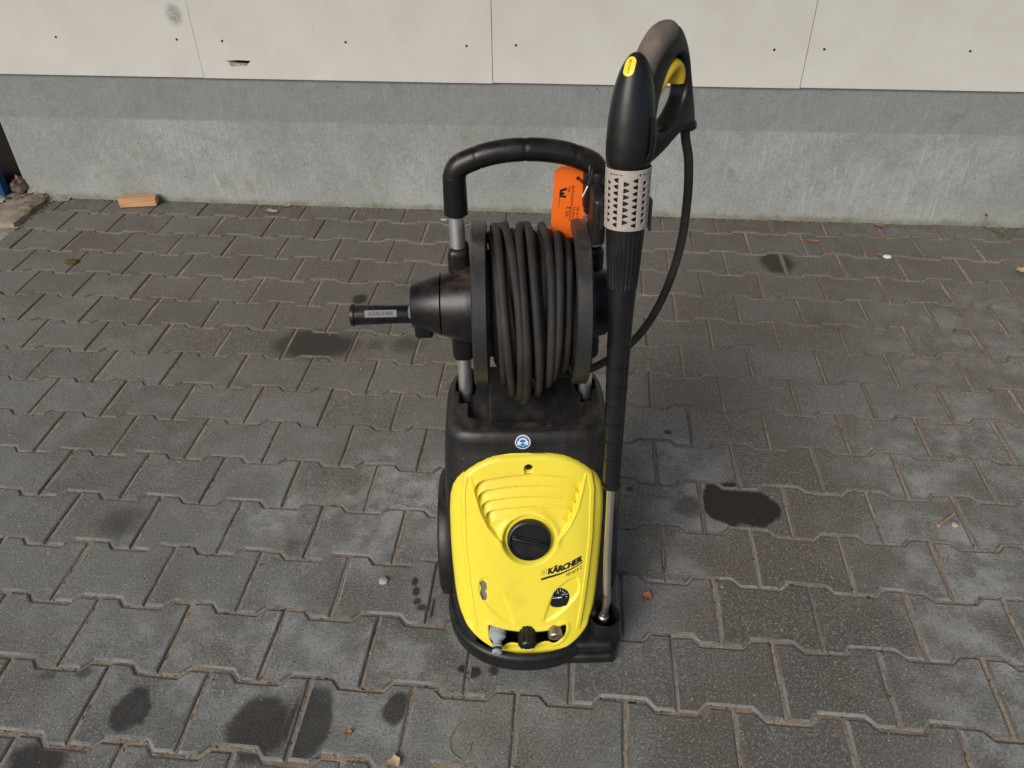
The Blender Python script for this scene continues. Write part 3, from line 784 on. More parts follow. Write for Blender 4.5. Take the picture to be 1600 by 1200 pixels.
# printing on the cover: baseline climbs to the right
BA = math.atan2(.2262-.2060, .1000-.0344)
def logo_map(x, y):    # x along, y up (metres); slanted baseline with slight upward sweep
    u = .0346+x*math.cos(BA)-0*y; z = .2062+x*math.sin(BA)+y*1.0-.0022*math.sin(math.pi*min(1, max(0, x/.066)))
    return on_cover(u, z)
def fit(me2, wdt):
    xs = [v.co.x for v in me2.vertices]; s = wdt/(max(xs)-min(xs)); x0 = min(xs); return s, x0
tm = text_mesh('KÄRCHER', 1.0, offset=.038, shear=.10)
s_, x0_ = fit(tm, .0665)
for v in tm.vertices: v.co.x = (v.co.x-x0_)*s_; v.co.y = v.co.y*.0152
bmx = bmesh.new()
for q_, (dx_, dy_) in enumerate(((0, 0), (.00075, .00025), (-.0006, -.0002))):      # heavy letterform
    t2 = tm.copy()
    for v in t2.vertices: v.co.x += dx_; v.co.y += dy_; v.co.z = q_*.00008
    bmx.from_mesh(t2)
bmesh.ops.triangulate(bmx, faces=bmx.faces)
for v in bmx.verts: zz = v.co.z; v.co = logo_map(v.co.x, v.co.y)+Vector((0, -zz, 0))
me = bpy.data.meshes.new('brand_lettering'); bmx.to_mesh(me); bmx.free(); link('brand_lettering', me, INK, cover)
tm = text_mesh('HD 6/15 C', 1.0, offset=.012)
s_, x0_ = fit(tm, .031)
for v in tm.vertices: v.co.x = (v.co.x-x0_)*s_+.0355; v.co.y = v.co.y*.0088-.0150
decal('model_lettering', tm, INK, cover, logo_map)
def strip(pts, wd):
    V, F = [], []
    for i, (x, y) in enumerate(pts):
        V += [(x, y-wd[i]/2, 0), (x, y+wd[i]/2, 0)]
        if i: F.append((2*i-2, 2*i, 2*i+1, 2*i-1))
    m = bpy.data.meshes.new('bar'); m.from_pydata(V, [], F); m.update(); return m
xs = np.linspace(-.0135, .0675, 30)
decal('brand_underline', strip([(x, -.0035-(.0028 if x < 0 else .0028*(1-x/.0675))) for x in xs], [.0042-.0024*max(0, x)/.0675 for x in xs]), INK, cover, logo_map, 0)
def frame_mesh(x0, y0, x1, y1, t):
    V = [(x0, y0, 0), (x1, y0, 0), (x1, y1, 0), (x0, y1, 0), (x0+t, y0+t, 0), (x1-t, y0+t, 0), (x1-t, y1-t, 0), (x0+t, y1-t, 0)]
    F = [(0, 1, 5, 4), (1, 2, 6, 5), (2, 3, 7, 6), (3, 0, 4, 7)]
    c, d = (x0+x1)/2, (y0+y1)/2; h = (x1-x0)*.24
    k = len(V); V += [(c, d-h, 0), (c+h, d+h*.2, 0), (c+h*.4, d+h*.4, 0), (c, d+h*1.1, 0), (c-h*.4, d+h*.4, 0), (c-h, d+h*.2, 0)]; F.append(tuple(range(k, k+6)))
    m = bpy.data.meshes.new('emblem'); m.from_pydata(V, [], F); m.update(); return m
EMB = flat('emblem_ink', (.22, .17, .03), .5)
decal('emblem', frame_mesh(-.0125, .001, -.0030, .0115, .0006), EMB, cover, logo_map, 0)

# safety sticker on the black band
SC = Vector((-.009, 0, .4490)); h = BV_H.ray_cast(Vector((-.009, -.5, .4490)), Vector((0, 1, 0))); sn = Vector(h[1]) if h[0] else PN
if sn.y > 0: sn = -sn
sp0 = h[0]; sx_ = Vector((1, 0, 0)); sx_ = (sx_-sn*sx_.dot(sn)).normalized(); sy_ = sn.cross(sx_)*1.0
if sy_.z < 0: sy_ = -sy_
def stick(off):
    def f(x, y):
        p = sp0+sx_*x+sy_*y; hh = BV_H.ray_cast(p+sn*.03, -sn, .08); q = hh[0] if hh[0] is not None else p
        return q+sn*off
    return f
def disc_mesh(r0, r1, n=40, cx=0, cy=0, sy=1.0):
    V, F = [], []
    for i in range(n):
        t = 2*math.pi*i/n; V.append((cx+r1*math.cos(t), cy+r1*math.sin(t)*sy, 0)); V.append((cx+r0*math.cos(t), cy+r0*math.sin(t)*sy, 0))
    for i in range(n):
        j = (i+1) % n; F.append((2*i, 2*j, 2*j+1, 2*i+1))
    m = bpy.data.meshes.new('disc'); m.from_pydata(V, [], F); m.update(); return m
def poly_mesh(P):
    m = bpy.data.meshes.new('poly'); m.from_pydata([(a, b, 0) for a, b in P], [], [tuple(range(len(P)))]); m.update(); return m
k_ = .0138
stk = decal('safety_sticker', disc_mesh(.0001, k_), WHITE, wash, stick(.0004), 1)
decal('blue_field', disc_mesh(.0001, k_*.87), BLUE, stk, stick(.0007), 1)
# head with ear protectors and goggles
decal('head_band', disc_mesh(k_*.40, k_*.58, 30, 0, k_*.06), WHITE, stk, stick(.0010), 0)
decal('face', disc_mesh(.0001, k_*.42, 30, 0, -k_*.06, 1.15), BLUE, stk, stick(.0012), 0)
for s in (-1, 1):
    decal('ear_cup', disc_mesh(.0001, k_*.2, 20, s*k_*.52, -k_*.06, 1.6), WHITE, stk, stick(.0013), 0)
    decal('goggle_lens', poly_mesh([(s*k_*.05, k_*.06), (s*k_*.38, k_*.10), (s*k_*.36, -k_*.14), (s*k_*.12, -k_*.16)]), WHITE, stk, stick(.0015), 0)
decal('chin_line', strip([(x*k_, (-.50+.35*(x/.35)**2*.6)*k_) for x in np.linspace(-.35, .35, 9)], [k_*.07]*9), WHITE, stk, stick(.0015), 0)

# rotary switch
kb = on_cover(KC[0], KC[1]); kb = Vector((KC[0], float(surf(KC[0], KC[1], 0)), KC[1]))
V, F = lathe([(-.006, .0405), (.004, .0405), (.0075, .0396), (.0090, .0374), (.0090, .0350), (.0062, .0330), (.0060, .0002)], kb, PN, 64)
kn = py_obj('switch_knob', V, F, KNOBM, wash)
# diagonal finger bar
bm = bmesh.new(); rbox(bm, (-.033, -.0085, .004), (.033, .0085, .0180), .0035, 3)
for v in bm.verts:
    x = v.co.x; v.co.y *= 1-.35*(abs(x)/.033)**2
    if v.co.z > .01: v.co.z -= .006*(abs(x)/.033)**2; v.co.y = v.co.y*.55
rotm = Matrix((Vector((1, 0, 0)), PS, PN)).transposed().to_4x4()
bm.transform(Matrix.Translation(kb) @ rotm @ Matrix.Rotation(R(-14), 4, 'Z'))
bm_obj('finger_bar', bm, KNOBM, kn, True)
# screw in its recess
V, F = lathe([(-.002, .0062), (.0006, .0062), (.0016, .0052), (.0016, .002), (.0004, .0016), (.0004, .0001)], Vector((.0007, float(surf(.0007, .4035, -.0015)), .4035)), PN, 20)
py_obj('cover_screw', V, F, POSTM, wash)
# grey window behind the slot
V = [on_cover(a, b, -.004) for a, b in [(-.095, .150), (-.078, .150), (-.078, .193), (-.095, .193)]]
V = [Vector((p[0], float(surf(p[0], p[2], .0015)), p[2])) for p in V]
py_obj('level_window', V, [(0, 1, 2, 3)], flat('window_grey', (.16, .165, .16), .35), wash, smooth=False)
# pressure gauge
gp = Vector((GC[0], float(surf(GC[0], GC[1], .0005)), GC[1])); gx = Vector((1, .10, 0)).normalized(); gn = Vector((.10, -.9344, .3562)).normalized(); gy = gn.cross(gx)*-1
if gy.z < 0: gy = -gy
V, F = lathe([(-.012, .0225), (-.0005, .0225), (-.0005, .0002)], gp, gn, 40)
gauge = py_obj('pressure_gauge', V, F, DIAL, wash)
def gmap(off):
    return lambda x, y: gp+gx*x+gy*y+gn*off
for k in range(11):
    t = R(190-k*19); c, s = math.cos(t), math.sin(t); r0, r1 = .0135, (.0165 if k % 3 else .0178); wd = .00055
    P = [(r0*c-wd*s, r0*s+wd*c), (r1*c-wd*s, r1*s+wd*c), (r1*c+wd*s, r1*s-wd*c), (r0*c+wd*s, r0*s-wd*c)]
    decal('tick', poly_mesh(P), WHITE, gauge, gmap(.0004), 0)
for k, tx in enumerate(('0', '100', '200')):
    t = R(165-k*65); tm = text_mesh(tx, .0036, align='CENTER')
    for v in tm.vertices: v.co.x += .0102*math.cos(t); v.co.y += .0102*math.sin(t)-.0015
    decal('scale_number', tm, WHITE, gauge, gmap(.0004), 0)
decal('needle', poly_mesh([(-.0125, .0004), (.006, .0011), (.006, -.0011), (-.0125, -.0004)]), WHITE, gauge, gmap(.0008), 0)
decal('needle_hub', disc_mesh(.0001, .0019, 20), WHITE, gauge, gmap(.0010), 0)

# couplings in the mouth of the cover
mouth_back = []
ax = Vector((-.03, -1, -.30)).normalized()
cp = Vector((-.0615, .050, .0915))
def ribbed(base_, axis, r, l0, l1, n=24, d=.0012):
    a_, x_, y_ = frame(axis); V, F = [], []; m = n*2
    for t in (l0, l1):
        for i in range(m):
            th = 2*math.pi*i/m; rr = r+(d if i % 2 else 0); V.append(Vector(base_)+a_*t+(x_*math.cos(th)+y_*math.sin(th))*rr)
    for i in range(m): F.append((i, (i+1) % m, m+(i+1) % m, m+i))
    F.append(tuple(range(m))); F.append(tuple(range(m, 2*m))); return V, F
V, F = merge(lathe([(-.02, .0130), (.004, .0135)], cp, ax, 28), ribbed(cp, ax, .0158, .004, .0225, 26),
             lathe([(.0225, .0158), (.0255, .0166), (.029, .0164), (.033, .0120), (.036, .0085), (.043, .0080), (.0445, .0100), (.047, .0102), (.0485, .0078), (.053, .0075), (.0545, .0098), (.0590, .0096), (.0600, .0080), (.0600, .0046), (.052, .0044), (.052, .0001)], cp, ax, 28))
inl = py_obj('water_inlet_coupling', V, F, GREY, wash, sharp=30)
V, F = lathe([(.0485, .0079), (.0495, .0089), (.0515, .0089), (.0525, .0079)], cp, ax, 24); py_obj('seal_ring', V, F, INK, inl)
rp = Vector((-.0055, .034, .0875)); ax2 = Vector((0, -1, -.22)).normalized()
V, F = merge(lathe([(-.03, .013), (0, .0135)], rp, ax2, 28), ribbed(rp, ax2, .0165, 0, .030, 14, .0016), lathe([(.030, .0165), (.0335, .0145), (.0345, .0112), (.0345, .0001)], rp, ax2, 28))
reg = py_obj('regulator_knob', V, F, KNOBM, wash, sharp=30)
a_, x_, y_ = frame(ax2); V, F = [], []
for i in range(13):
    t = R(200+i*11); c, s = math.cos(t), math.sin(t); q = x_*c+y_*s
    V += [rp+ax2*.0349+q*.0088, rp+ax2*.0349+q*.0108]
    if i: F.append((2*i-2, 2*i, 2*i+1, 2*i-1))
py_obj('white_mark', V, F, WHITE, reg, smooth=False)
op = Vector((.0475, .044, .0945)); 
V, F = lathe([(-.03, .0125), (.012, .0125), (.014, .0138), (.028, .0138), (.030, .0125), (.030, .0058), (.022, .0055), (.022, .0001)], op, ax2, 28)
outl_o = py_obj('outlet_fitting', V, F, BRASS, wash, sharp=30)

# --- bumper and lance holder -----------------------------------------------------
def bump_loop(sc_, dv=0.0):
    out = []
    for k in range(96):
        t = 2*math.pi*k/96; c, s = math.cos(t), math.sin(t)
        if s < 0: n = 2.15; u = .157*math.copysign(abs(c)**(2/n), c); v = .135-.143*abs(s)**(2/n)
        else: n = 7; u = .157*math.copysign(abs(c)**(2/n), c); v = .135+.20*abs(s)**(2/n)
        m = Vector((u, v-.18)); L_ = m.length; m = m*(1-sc_/L_); out.append((m.x-.003, m.y+.18+dv))
    return out
V, F = [], []; lv = [(.0, .016), (.002, .010), (.006, .0075), (.014, .004), (.0145, .0015), (.034, .0), (.046, -.001), (.0515, .001), (.0545, .005), (.056, .010), (.050, .014), (.040, .018)]
for (z, ins_) in lv:
    for (u, v) in bump_loop(ins_): V.append((u, v, z))
for j in range(len(lv)-1):
    for i in range(96): F.append((j*96+i, j*96+(i+1) % 96, (j+1)*96+(i+1) % 96, (j+1)*96+i))
F.append(tuple(range(96))); F.append(tuple(range(11*96, 12*96)))
py_obj('bumper', V, F, BLACK, wash, sharp=40)
CUP = Vector((.1465, .062, 0))
bm = bmesh.new(); rbox(bm, (.062, .012, .002), (.1655, .100, .026), .006, 3)
bm_obj('holder_foot', bm, BLACK, wash, True)
bm = bmesh.new(); rbox(bm, (.066, .017, .027), (.160, .098, .056), .010, 4)
for v in bm.verts:
    if v.co.z > .045: v.co.z -= .010*float(sstep(.14, .07, v.co.x)) if False else 0
bm_obj('holder_arm', bm, BLACK, wash, True)
V, F = lathe([(.002, .0290), (.006, .0325), (.026, .0328), (.0265, .0312), (.050, .0310), (.086, .0312), (.0905, .0305), (.0910, .0290), (.0900, .0272), (.086, .0268), (.030, .0262), (.029, .0001)], CUP, (0, 0, 1), 48)
py_obj('lance_cup', V, F, BLACK, wash, sharp=35)

# --- wheels -----------------------------------------------------------------------
def wheel(sgn):
    c = Vector((sgn*.132, .252, .130)); a = (sgn, 0, 0); r = .130
    e = bpy.data.objects.new('wheel', None); COL.objects.link(e); e.parent = wash; e.empty_display_size = .03
    V, F = lathe([(0, .088), (.001, r-.010), (.006, r-.003), (.012, r), (.034, r), (.040, r-.003), (.0435, r-.012), (.044, .094), (.040, .088)], c, a, 72)
    py_obj('tyre', V, F, BLACK, e, sharp=40)
    V, F = lathe([(.006, .0875), (.036, .0875), (.036, .080), (.028, .070), (.026, .030), (.038, .024), (.041, .018), (.041, .0001)], c, a, 56)
    py_obj('rim', V, F, BLACK2, e, sharp=40)
wheel(-1); wheel(1)
V, F = lathe([(0, .008), (.27, .008)], (-.135, .252, .130), (1, 0, 0), 16); py_obj('axle', V, F, STEEL, wash)

# --- push handle ---------------------------------------------------------------------
TV = .288
for s in (-1, 1):
    V, F = lathe([(0, .0125), (.40, .0125)], (s*.111, TV, .455), (0, 0, 1), 28); py_obj('handle_tube', V, F, CHROME, wash)
P = [(-.111, TV, .830), (-.111, TV, .855), (-.111, TV, .88), (-.110, TV, .897), (-.103, TV, .910), (-.086, TV, .919), (-.06, TV, .928), (-.03, TV, .9335), (0, TV, .935),
     (.03, TV, .9335), (.06, TV, .928), (.086, TV, .919), (.103, TV, .910), (.110, TV, .897), (.111, TV, .88), (.111, TV, .855), (.111, TV, .830)]
cp_ = catmull(P, 10); rad = []
for q in cp_:
    r_ = .0178
    if abs(q.x) > .1105 and q.z < .9: r_ = .0182+.0012*(.9-q.z)/.07
    for sx in (-.074, -.001, .074):
        if abs(q.x-sx) < .0022: r_ -= .0009
    if q.z < .8315: r_ = .0165
    rad.append(r_)
V, F = sweep(cp_, rad, 28, ref=(0, 1, 0)); py_obj('push_handle', V, F, GRIPM, wash, sharp=50)

# --- reel -----------------------------------------------------------------------------
RV, RZ = .262, .679
reel = bpy.data.objects.new('hose_reel', None); COL.objects.link(reel); reel.parent = wash; reel.empty_display_size = .05
AXC = Vector((0, RV, RZ))
def flange(u0, u1, out):
    w_ = u1-u0; r = .1385
    V, F = lathe([(w_*.30, .045), (w_*.30, .118), (w_*.02, .1205), (0, .124), (0, r-.003), (.0022, r), (w_-.0022, r), (w_, r-.003), (w_, .124), (w_*.98, .1205), (w_*.70, .118), (w_*.70, .045)], AXC+Vector((u0, 0, 0)), (1, 0, 0), 96, closed=True)
    return py_obj('flange', V, F, BLACK2, reel, sharp=40)
flange(-.0885, -.0640, -1); flr = flange(.0735, .0985, 1)
V, F = lathe([(0, .090), (.145, .090)], AXC+Vector((-.07, 0, 0)), (1, 0, 0), 48); py_obj('drum', V, F, BLACK2, reel)
for k in range(8):     # stiffening ribs on the inner face of the right flange
    t = R(k*45+20); c, s = math.cos(t), math.sin(t); bm = bmesh.new(); rbox(bm, (.0745, -.002, .055), (.083, .002, .119), .001, 1)
    bm.transform(Matrix.Translation(AXC) @ Matrix.Rotation(t, 4, 'X')); bm_obj('rib', bm, BLACK2, reel)
V, F = lathe([(0, .066), (.006, .0655), (.012, .0645), (.050, .0535), (.051, .050)], AXC+Vector((-.0905, 0, 0)), (-1, 0, 0), 64); py_obj('hub_cone', V, F, GRIPM, reel, sharp=35)
V, F = lathe([(0, .050), (.0006, .0528), (.047, .0385), (.0495, .0365), (.050, .030), (.050, .0001)], AXC+Vector((-.1425, 0, 0)), (-1, 0, 0), 64); py_obj('hub_cap', V, F, GRIPM, reel, sharp=35)
V, F = lathe([(0, .062), (.008, .0625), (.012, .060), (.032, .0565), (.036, .052), (.0362, .020), (.0362, .0001)], AXC+Vector((.100, 0, 0)), (1, 0, 0), 64); py_obj('bearing_hub', V, F, GRIPM, reel, sharp=35)
# crank arm and grip
bm = bmesh.new(); rbox(bm, (-.189, RV-.028, RZ-.052), (-.158, RV+.02, RZ-.020), .006, 3); bm_obj('crank_arm', bm, GRIPM, reel, True)
gc = Vector((-.187, RV-.006, RZ-.014))
V, F = lathe([(0, .0150), (.010, .0158), (.05, .0162), (.0505, .0152), (.052, .0152), (.0525, .0166), (.100, .0172), (.1015, .0172), (.102, .0192), (.1055, .0196), (.108, .0185), (.108, .0001)], gc, (-1, 0, 0), 40)
crank = py_obj('crank_grip', V, F, GRIPM, reel, sharp=40)
fd = Vector((0, -.80, .60)).normalized(); fy = Vector((1, 0, 0)).cross(fd)*1.0
if fy.z < 0: fy = -fy
bm = bmesh.new(); rbox(bm, (-.027, -.0062, -.002), (.027, .0062, .0012), .0008, 1)
bm.transform(Matrix.Translation(gc+Vector((-.056, 0, 0))+fd*.0168) @ Matrix((Vector((1, 0, 0)), fy, fd)).transposed().to_4x4())
LABG = plastic('worn_label', (.19, .195, .20), rough=.3, dirt_amt=.4)
lab = bm_obj('raised_label', bm, LABG, crank)
tm = text_mesh('KÄRCHER', .0088, offset=.0003, extrude=.0005, align='CENTER')
for v in tm.vertices: v.co = gc+Vector((-.056, 0, 0))+fd*(.0168+.0014+v.co.z)+Vector((1, 0, 0))*v.co.x*1.05+fy*(v.co.y-.003)
link('embossed_lettering', tm, flat('emboss_grey', (.07, .07, .075), .35), lab)
bm = bmesh.new(); rbox(bm, (-.187, RV-.013, RZ-.022), (-.176, RV+.001, RZ-.004), .002, 2); 
bm.transform(Matrix.Translation((-.010, -.012, .010))); bm_obj('grip_latch', bm, LABG, crank, True)
# brackets that clamp the reel to the tubes
for s in (-1, 1):
    bm = bmesh.new(); rbox(bm, (s*.111-.0195, TV-.0195, .550), (s*.111+.0195, TV+.03, .775), .012, 4)
    for v in bm.verts:
        if v.co.z > .70: v.co.x = s*.111+(v.co.x-s*.111)*(1-.12*(v.co.z-.70)/.07)
    bm_obj('tube_clamp', bm, GRIPM, reel, True)

# --- lance clip on the right handle tube -----------------------------------------------
clip = bpy.data.objects.new('lance_clip', None); COL.objects.link(clip); clip.parent = wash; clip.empty_display_size = .03
V, F = lathe([(0, .019), (.004, .0215), (.058, .0225), (.064, .0205)], (.111, TV, .838), (0, 0, 1), 32); py_obj('clamp_sleeve', V, F, BLACK, clip)
LA = Vector((.146, .055, .03)); LB = Vector((.143, .2, .942)); LD = (LB-LA).normalized()
def LP(t): return LA+LD*t
V, F = sweep(catmull([(.116, TV-.012, .872), (.126, TV-.04, .868), (.128, TV-.06, .866), (.124, .214, .863)], 6), .016, 14, ref=(0, 0, 1), ell=[(1.7, .55)]*19); py_obj('clip_arm', V, F, BLACK, clip, sharp=60)
bm = bmesh.new(); rbox(bm, (.098, .212, .812), (.1185, .300, .888), .007, 3)
for v in bm.verts:
    v.co.z += .10*(v.co.y-.25)
bm_obj('clip_block', bm, BLACK, clip, True)
cpos = LP(.853)
V, F = [], []
ng = 22
for zz in (-.022, .022):
    for rr in (.0335, .0375):
        for i in range(ng):
            t = R(-12+i*(190/(ng-1))); V.append(cpos+LD*zz+Vector((math.cos(t)*rr, math.sin(t)*rr, 0)))
for i in range(ng-1):
    a0, a1, b0, b1 = i, ng+i, 2*ng+i, 3*ng+i
    F += [(a0, a0+1, b0+1, b0), (a1, b1, b1+1, a1+1), (a0, a1, a1+1, a0+1), (b0, b0+1, b1+1, b1)]
F += [(0, ng, 3*ng, 2*ng), (ng-1, 3*ng-1, 4*ng-1, 2*ng-1)]
py_obj('clip_jaw', V, F, BLACK, clip, sharp=40)

# ------------------------------------------------------------------ high pressure hose
def w2l(p): return Vector(p)
hose = empty('pressure_hose', WORG, TH)
tag(hose, 'black rubber pressure hose coiled on the reel and looping up to the spray gun', 'hose')
rh = random.Random(21); path = []
HR = .0070
def turns(us, rr, sag, lean, seed):
    r = random.Random(seed); out = []; n = 40
    for k, (u0, r0, s0, l0) in enumerate(zip(us, rr, sag, lean)):
        u1 = us[k+1] if k+1 < len(us) else u0+.006; r1 = rr[k+1] if k+1 < len(us) else r0; s1 = sag[k+1] if k+1 < len(us) else s0
        l1 = lean[k+1] if k+1 < len(us) else l0
        for i in range(n):
            t = i/n; th = 2*math.pi*t         # 0 = top, going over the front and down
            f = t*t*(3-2*t); rad_ = r0+(r1-r0)*f; sg = s0+(s1-s0)*f; ln = l0+(l1-l0)*f
            c, s = math.cos(th), math.sin(th)
            u = u0+(u1-u0)*f+ln*(math.sin(th-.9)*.5+.39)+.0022*math.sin(2*th+k*1.9+seed)
            low = max(0, -c)**1.3
            v = RV-(rad_+sg*.30*max(0, s))*s; z = RZ+rad_*c-sg*low
            out.append(Vector((u, v, z)))
    return out
inner = turns([-.0555+.0155*k for k in range(9)], [.101]*9, [0]*9, [.004]*9, 1)
outer = turns([.063, .051, .037, .024, .010, -.004, -.018, -.032, -.044, -.055], [.114, .1125, .1165, .112, .1165, .1125, .1175, .113, .116, .113],
              [0, .004, .010, .002, .022, .010, .044, .026, .040, .030], [.004, -.008, .012, .0, .020, .004, .028, .010, .028, .018], 2)
outer2 = turns([.052, .030, .004, -.010, -.030, -.048], [.1265, .127, .1285, .1275, .1290, .1265], [.002, .012, .026, .060, .054, .040], [-.012, .012, .022, .006, .030, .022], 5)
V, F = merge(sweep(inner, HR, 12), sweep(outer, HR, 14), sweep(outer2, HR, 14))
py_obj('wound_turns', V, F, HOSEM, hose, sharp=80)
# tail up to the gun
HZv = R(45); GH = Vector((math.sin(HZv), math.cos(HZv), 0)); GH = (GH-LD*GH.dot(LD)).normalized(); GNn = GH.cross(LD)
GB = LB.copy()
def GP(h, l, s=0.0): return GB+GH*h+LD*l+GNn*s
TP = [(.2404, .302, .9707), (.2434, .300, .9445), (.2538, .303, .9056), (.2615, .310, .8403), (.2622, .315, .7572), (.2496, .315, .6767), (.2243, .310, .6075), (.1909, .300, .5636), (.150, .285, .5397), (.1111, .265, .5324), (.0701, .235, .5474), (.038, .215, .5716), (.0239, .205, .5957)]
V, F = sweep(catmull(TP, 10), .0072, 14); py_obj('hose_tail', V, F, HOSEM, hose, sharp=80)

# ------------------------------------------------------------------ spray lance with trigger gun
lance = empty('spray_lance', WORG, TH)
tag(lance, 'long spray lance with black trigger gun, yellow trigger and perforated grey collar', 'spray lance')
pp = [LA+Vector((-.001, .010, .034)), LA+Vector((.0005, .011, .055)), LA+Vector((.003, .014, .105)), LP(.125)+Vector((.002, -.004, 0)), LP(.20), LP(.30), LP(.40)]
V, F = sweep(catmull(pp, 6), .0073, 18); py_obj('lance_pipe', V, F, STEEL, lance)
V, F = lathe([(-.012, .006), (-.010, .0098), (.004, .0100), (.006, .0112), (.014, .0112), (.017, .0085), (.022, .0075)], LA+Vector((-.001, .010, .038)), (.03, .06, 1), 24); py_obj('nozzle', V, F, BRASS, lance, sharp=30)
# black insulating sleeve: collar at the bottom, faceted middle, fluted top
def sleeve():
    V, F = [], []; n = 72; sec = []
    prof = [(.366, .0175), (.369, .0185), (.372, .0182), (.374, .0150), (.40, .0152)]
    for k in range(7):
        t = .425+.036*k; prof += [(t, .0156+.0006*k), (t+.0006, .0141+.0006*k), (t+.0024, .0141+.0006*k), (t+.003, .0152+.0006*k)]
    prof += [(.69, .0197), (.725, .0215), (.742, .0222), (.7425, .0230), (.744, .0232), (.79, .0262), (.835, .0285), (.8405, .0285)]
    a, x, y = frame(LD)
    for (t, r_) in prof:
        for i in range(n):
            th = 2*math.pi*i/n; q = r_
            if .7435 < t < .839: q -= .0013*(1 if i % 3 == 0 else 0)
            if .41 < t < .70: q *= 1-.05*max(0, math.cos(2*th))       # slightly oval moulding
            V.append(LP(t)+(x*math.cos(th)+y*math.sin(th))*q)
    m = len(prof)
    for j in range(m-1):
        for i in range(n): F.append((j*n+i, j*n+(i+1) % n, (j+1)*n+(i+1) % n, (j+1)*n+i))
    F.append(tuple(range(n))); F.append(tuple(range((m-1)*n, m*n))); return V, F
py_obj('insulating_sleeve', *sleeve(), GUNM, lance, sharp=25)
V, F = [], []
for sgn, t0, t1 in ((1, .40, .72),):       # moulding seam standing proud
    a, x, y = frame(LD); dr_ = Vector((.55, -.83, 0)).normalized(); sd_ = LD.cross(dr_)
    pts = [LP(t0+(t1-t0)*i/20)+dr_*(.0152+.0042*i/20) for i in range(21)]
V, F = sweep(pts, .0013, 6); py_obj('seam_line', V, F, GUNM, lance)
# perforated grey collar
nA, nT = 340, 150; T0, T1 = .8375, .9245
th = np.linspace(0, 2*math.pi, nA, endpoint=False); tt = np.linspace(T0, T1, nT)
TH_, TT_ = np.meshgrid(th, tt); rr = .0308+.0010*(TT_-T0)/(T1-T0); arc = TH_*.031
hol = np.zeros(TH_.shape, bool); cw = 2*math.pi*.031/14; sp = .0092
for k in range(14):
    c0 = (k+.5)*cw; row0 = T0+.0085+(sp/2 if k % 2 else 0)
    dx = (arc-c0); q = (TT_-row0)/sp; idx = np.floor(q+.5); dy = (q-idx)*sp
    ok = (idx >= 0) & (idx <= (6 if k % 2 else 7))
    dirn = 1 if k % 2 else -1
    # rounded triangle pointing sideways
    xx = dx*dirn; hgt = .0033*np.clip((.0043-xx)/.0072, 0, 1)**.6
    hol |= ok & (np.abs(dy) < hgt) & (xx > -.0029) & (xx < .0043)
a, x, y = frame(LD); x = np.array(x); y = np.array(y); LDn = np.array(LD); LAn = np.array(LA)
Pn = LAn+TT_[..., None]*LDn+rr[..., None]*(np.cos(TH_)[..., None]*x+np.sin(TH_)[..., None]*y)
Vn = Pn.reshape(-1, 3); Fq = []
for j in range(nT-1):
    for i in range(nA):
        i2 = (i+1) % nA
        if not (hol[j, i] or hol[j, i2] or hol[j+1, i] or hol[j+1, i2]): Fq.append((j*nA+i, j*nA+i2, (j+1)*nA+i2, (j+1)*nA+i))
me = bpy.data.meshes.new('perforated_collar'); me.from_pydata(Vn.tolist(), [], Fq); me.update()
bmt = bmesh.new(); bmt.from_mesh(me); bmesh.ops.delete(bmt, geom=[v for v in bmt.verts if not v.link_faces], context='VERTS')
bmesh.ops.recalc_face_normals(bmt, faces=bmt.faces); bmt.to_mesh(me); bmt.free()
colr = link('perforated_collar', me, COLLAR, lance, True)
m_ = colr.modifiers.new('thickness', 'SOLIDIFY'); m_.thickness = .0022; m_.offset = 0
V, F = lathe([(0, .0272), (T1-T0+.004, .0280)], LP(T0-.002), LD, 40); py_obj('inner_tube', V, F, INK, lance)
# plus / minus arrows printed round the top of the collar
def cmap(x0):
    def f(px_, py_):
        t = x0+px_/.032; e = Vector(x)*math.cos(t)+Vector(y)*math.sin(t); return LP(.9185+py_)+e*.03335
    return f
rel = Vector((-.04, -1.0, .45)); ang0 = math.atan2(rel.dot(Vector(y)), rel.dot(Vector(x)))      # marks sit on the front of the collar
vright = Vector((1, 0, 0)); sg = 1 if (Vector(x)*-math.sin(ang0)+Vector(y)*math.cos(ang0)).dot(vright) > 0 else -1
def rect(cx, cy, w_, h_): return [(cx-w_/2, cy-h_/2), (cx+w_/2, cy-h_/2), (cx+w_/2, cy+h_/2), (cx-w_/2, cy+h_/2)]
V, F = [], []
for off in (-.021, .021, .070, -.070):
    for P_ in (rect(off-.008, 0, .0034, .001), rect(off-.008, 0, .001, .0034), [(off-.0045, 0), (off-.0025, .0013), (off-.0025, -.0013)], rect(off-.0015, 0, .002, .0006),
               [(off+.0035, 0), (off+.0015, .0013), (off+.0015, -.0013)], rect(off+.0005, 0, .002, .0006), rect(off+.0075, 0, .0044, .0009)):
        k0 = len(V)
        for (a1, b1) in P_: V.append(cmap(ang0)(sg*a1, b1))
        F.append(tuple(range(k0, k0+len(P_))))
py_obj('adjust_marks', V, F, INK, lance, smooth=False, recalc=False)['kind'] = 'stuff'
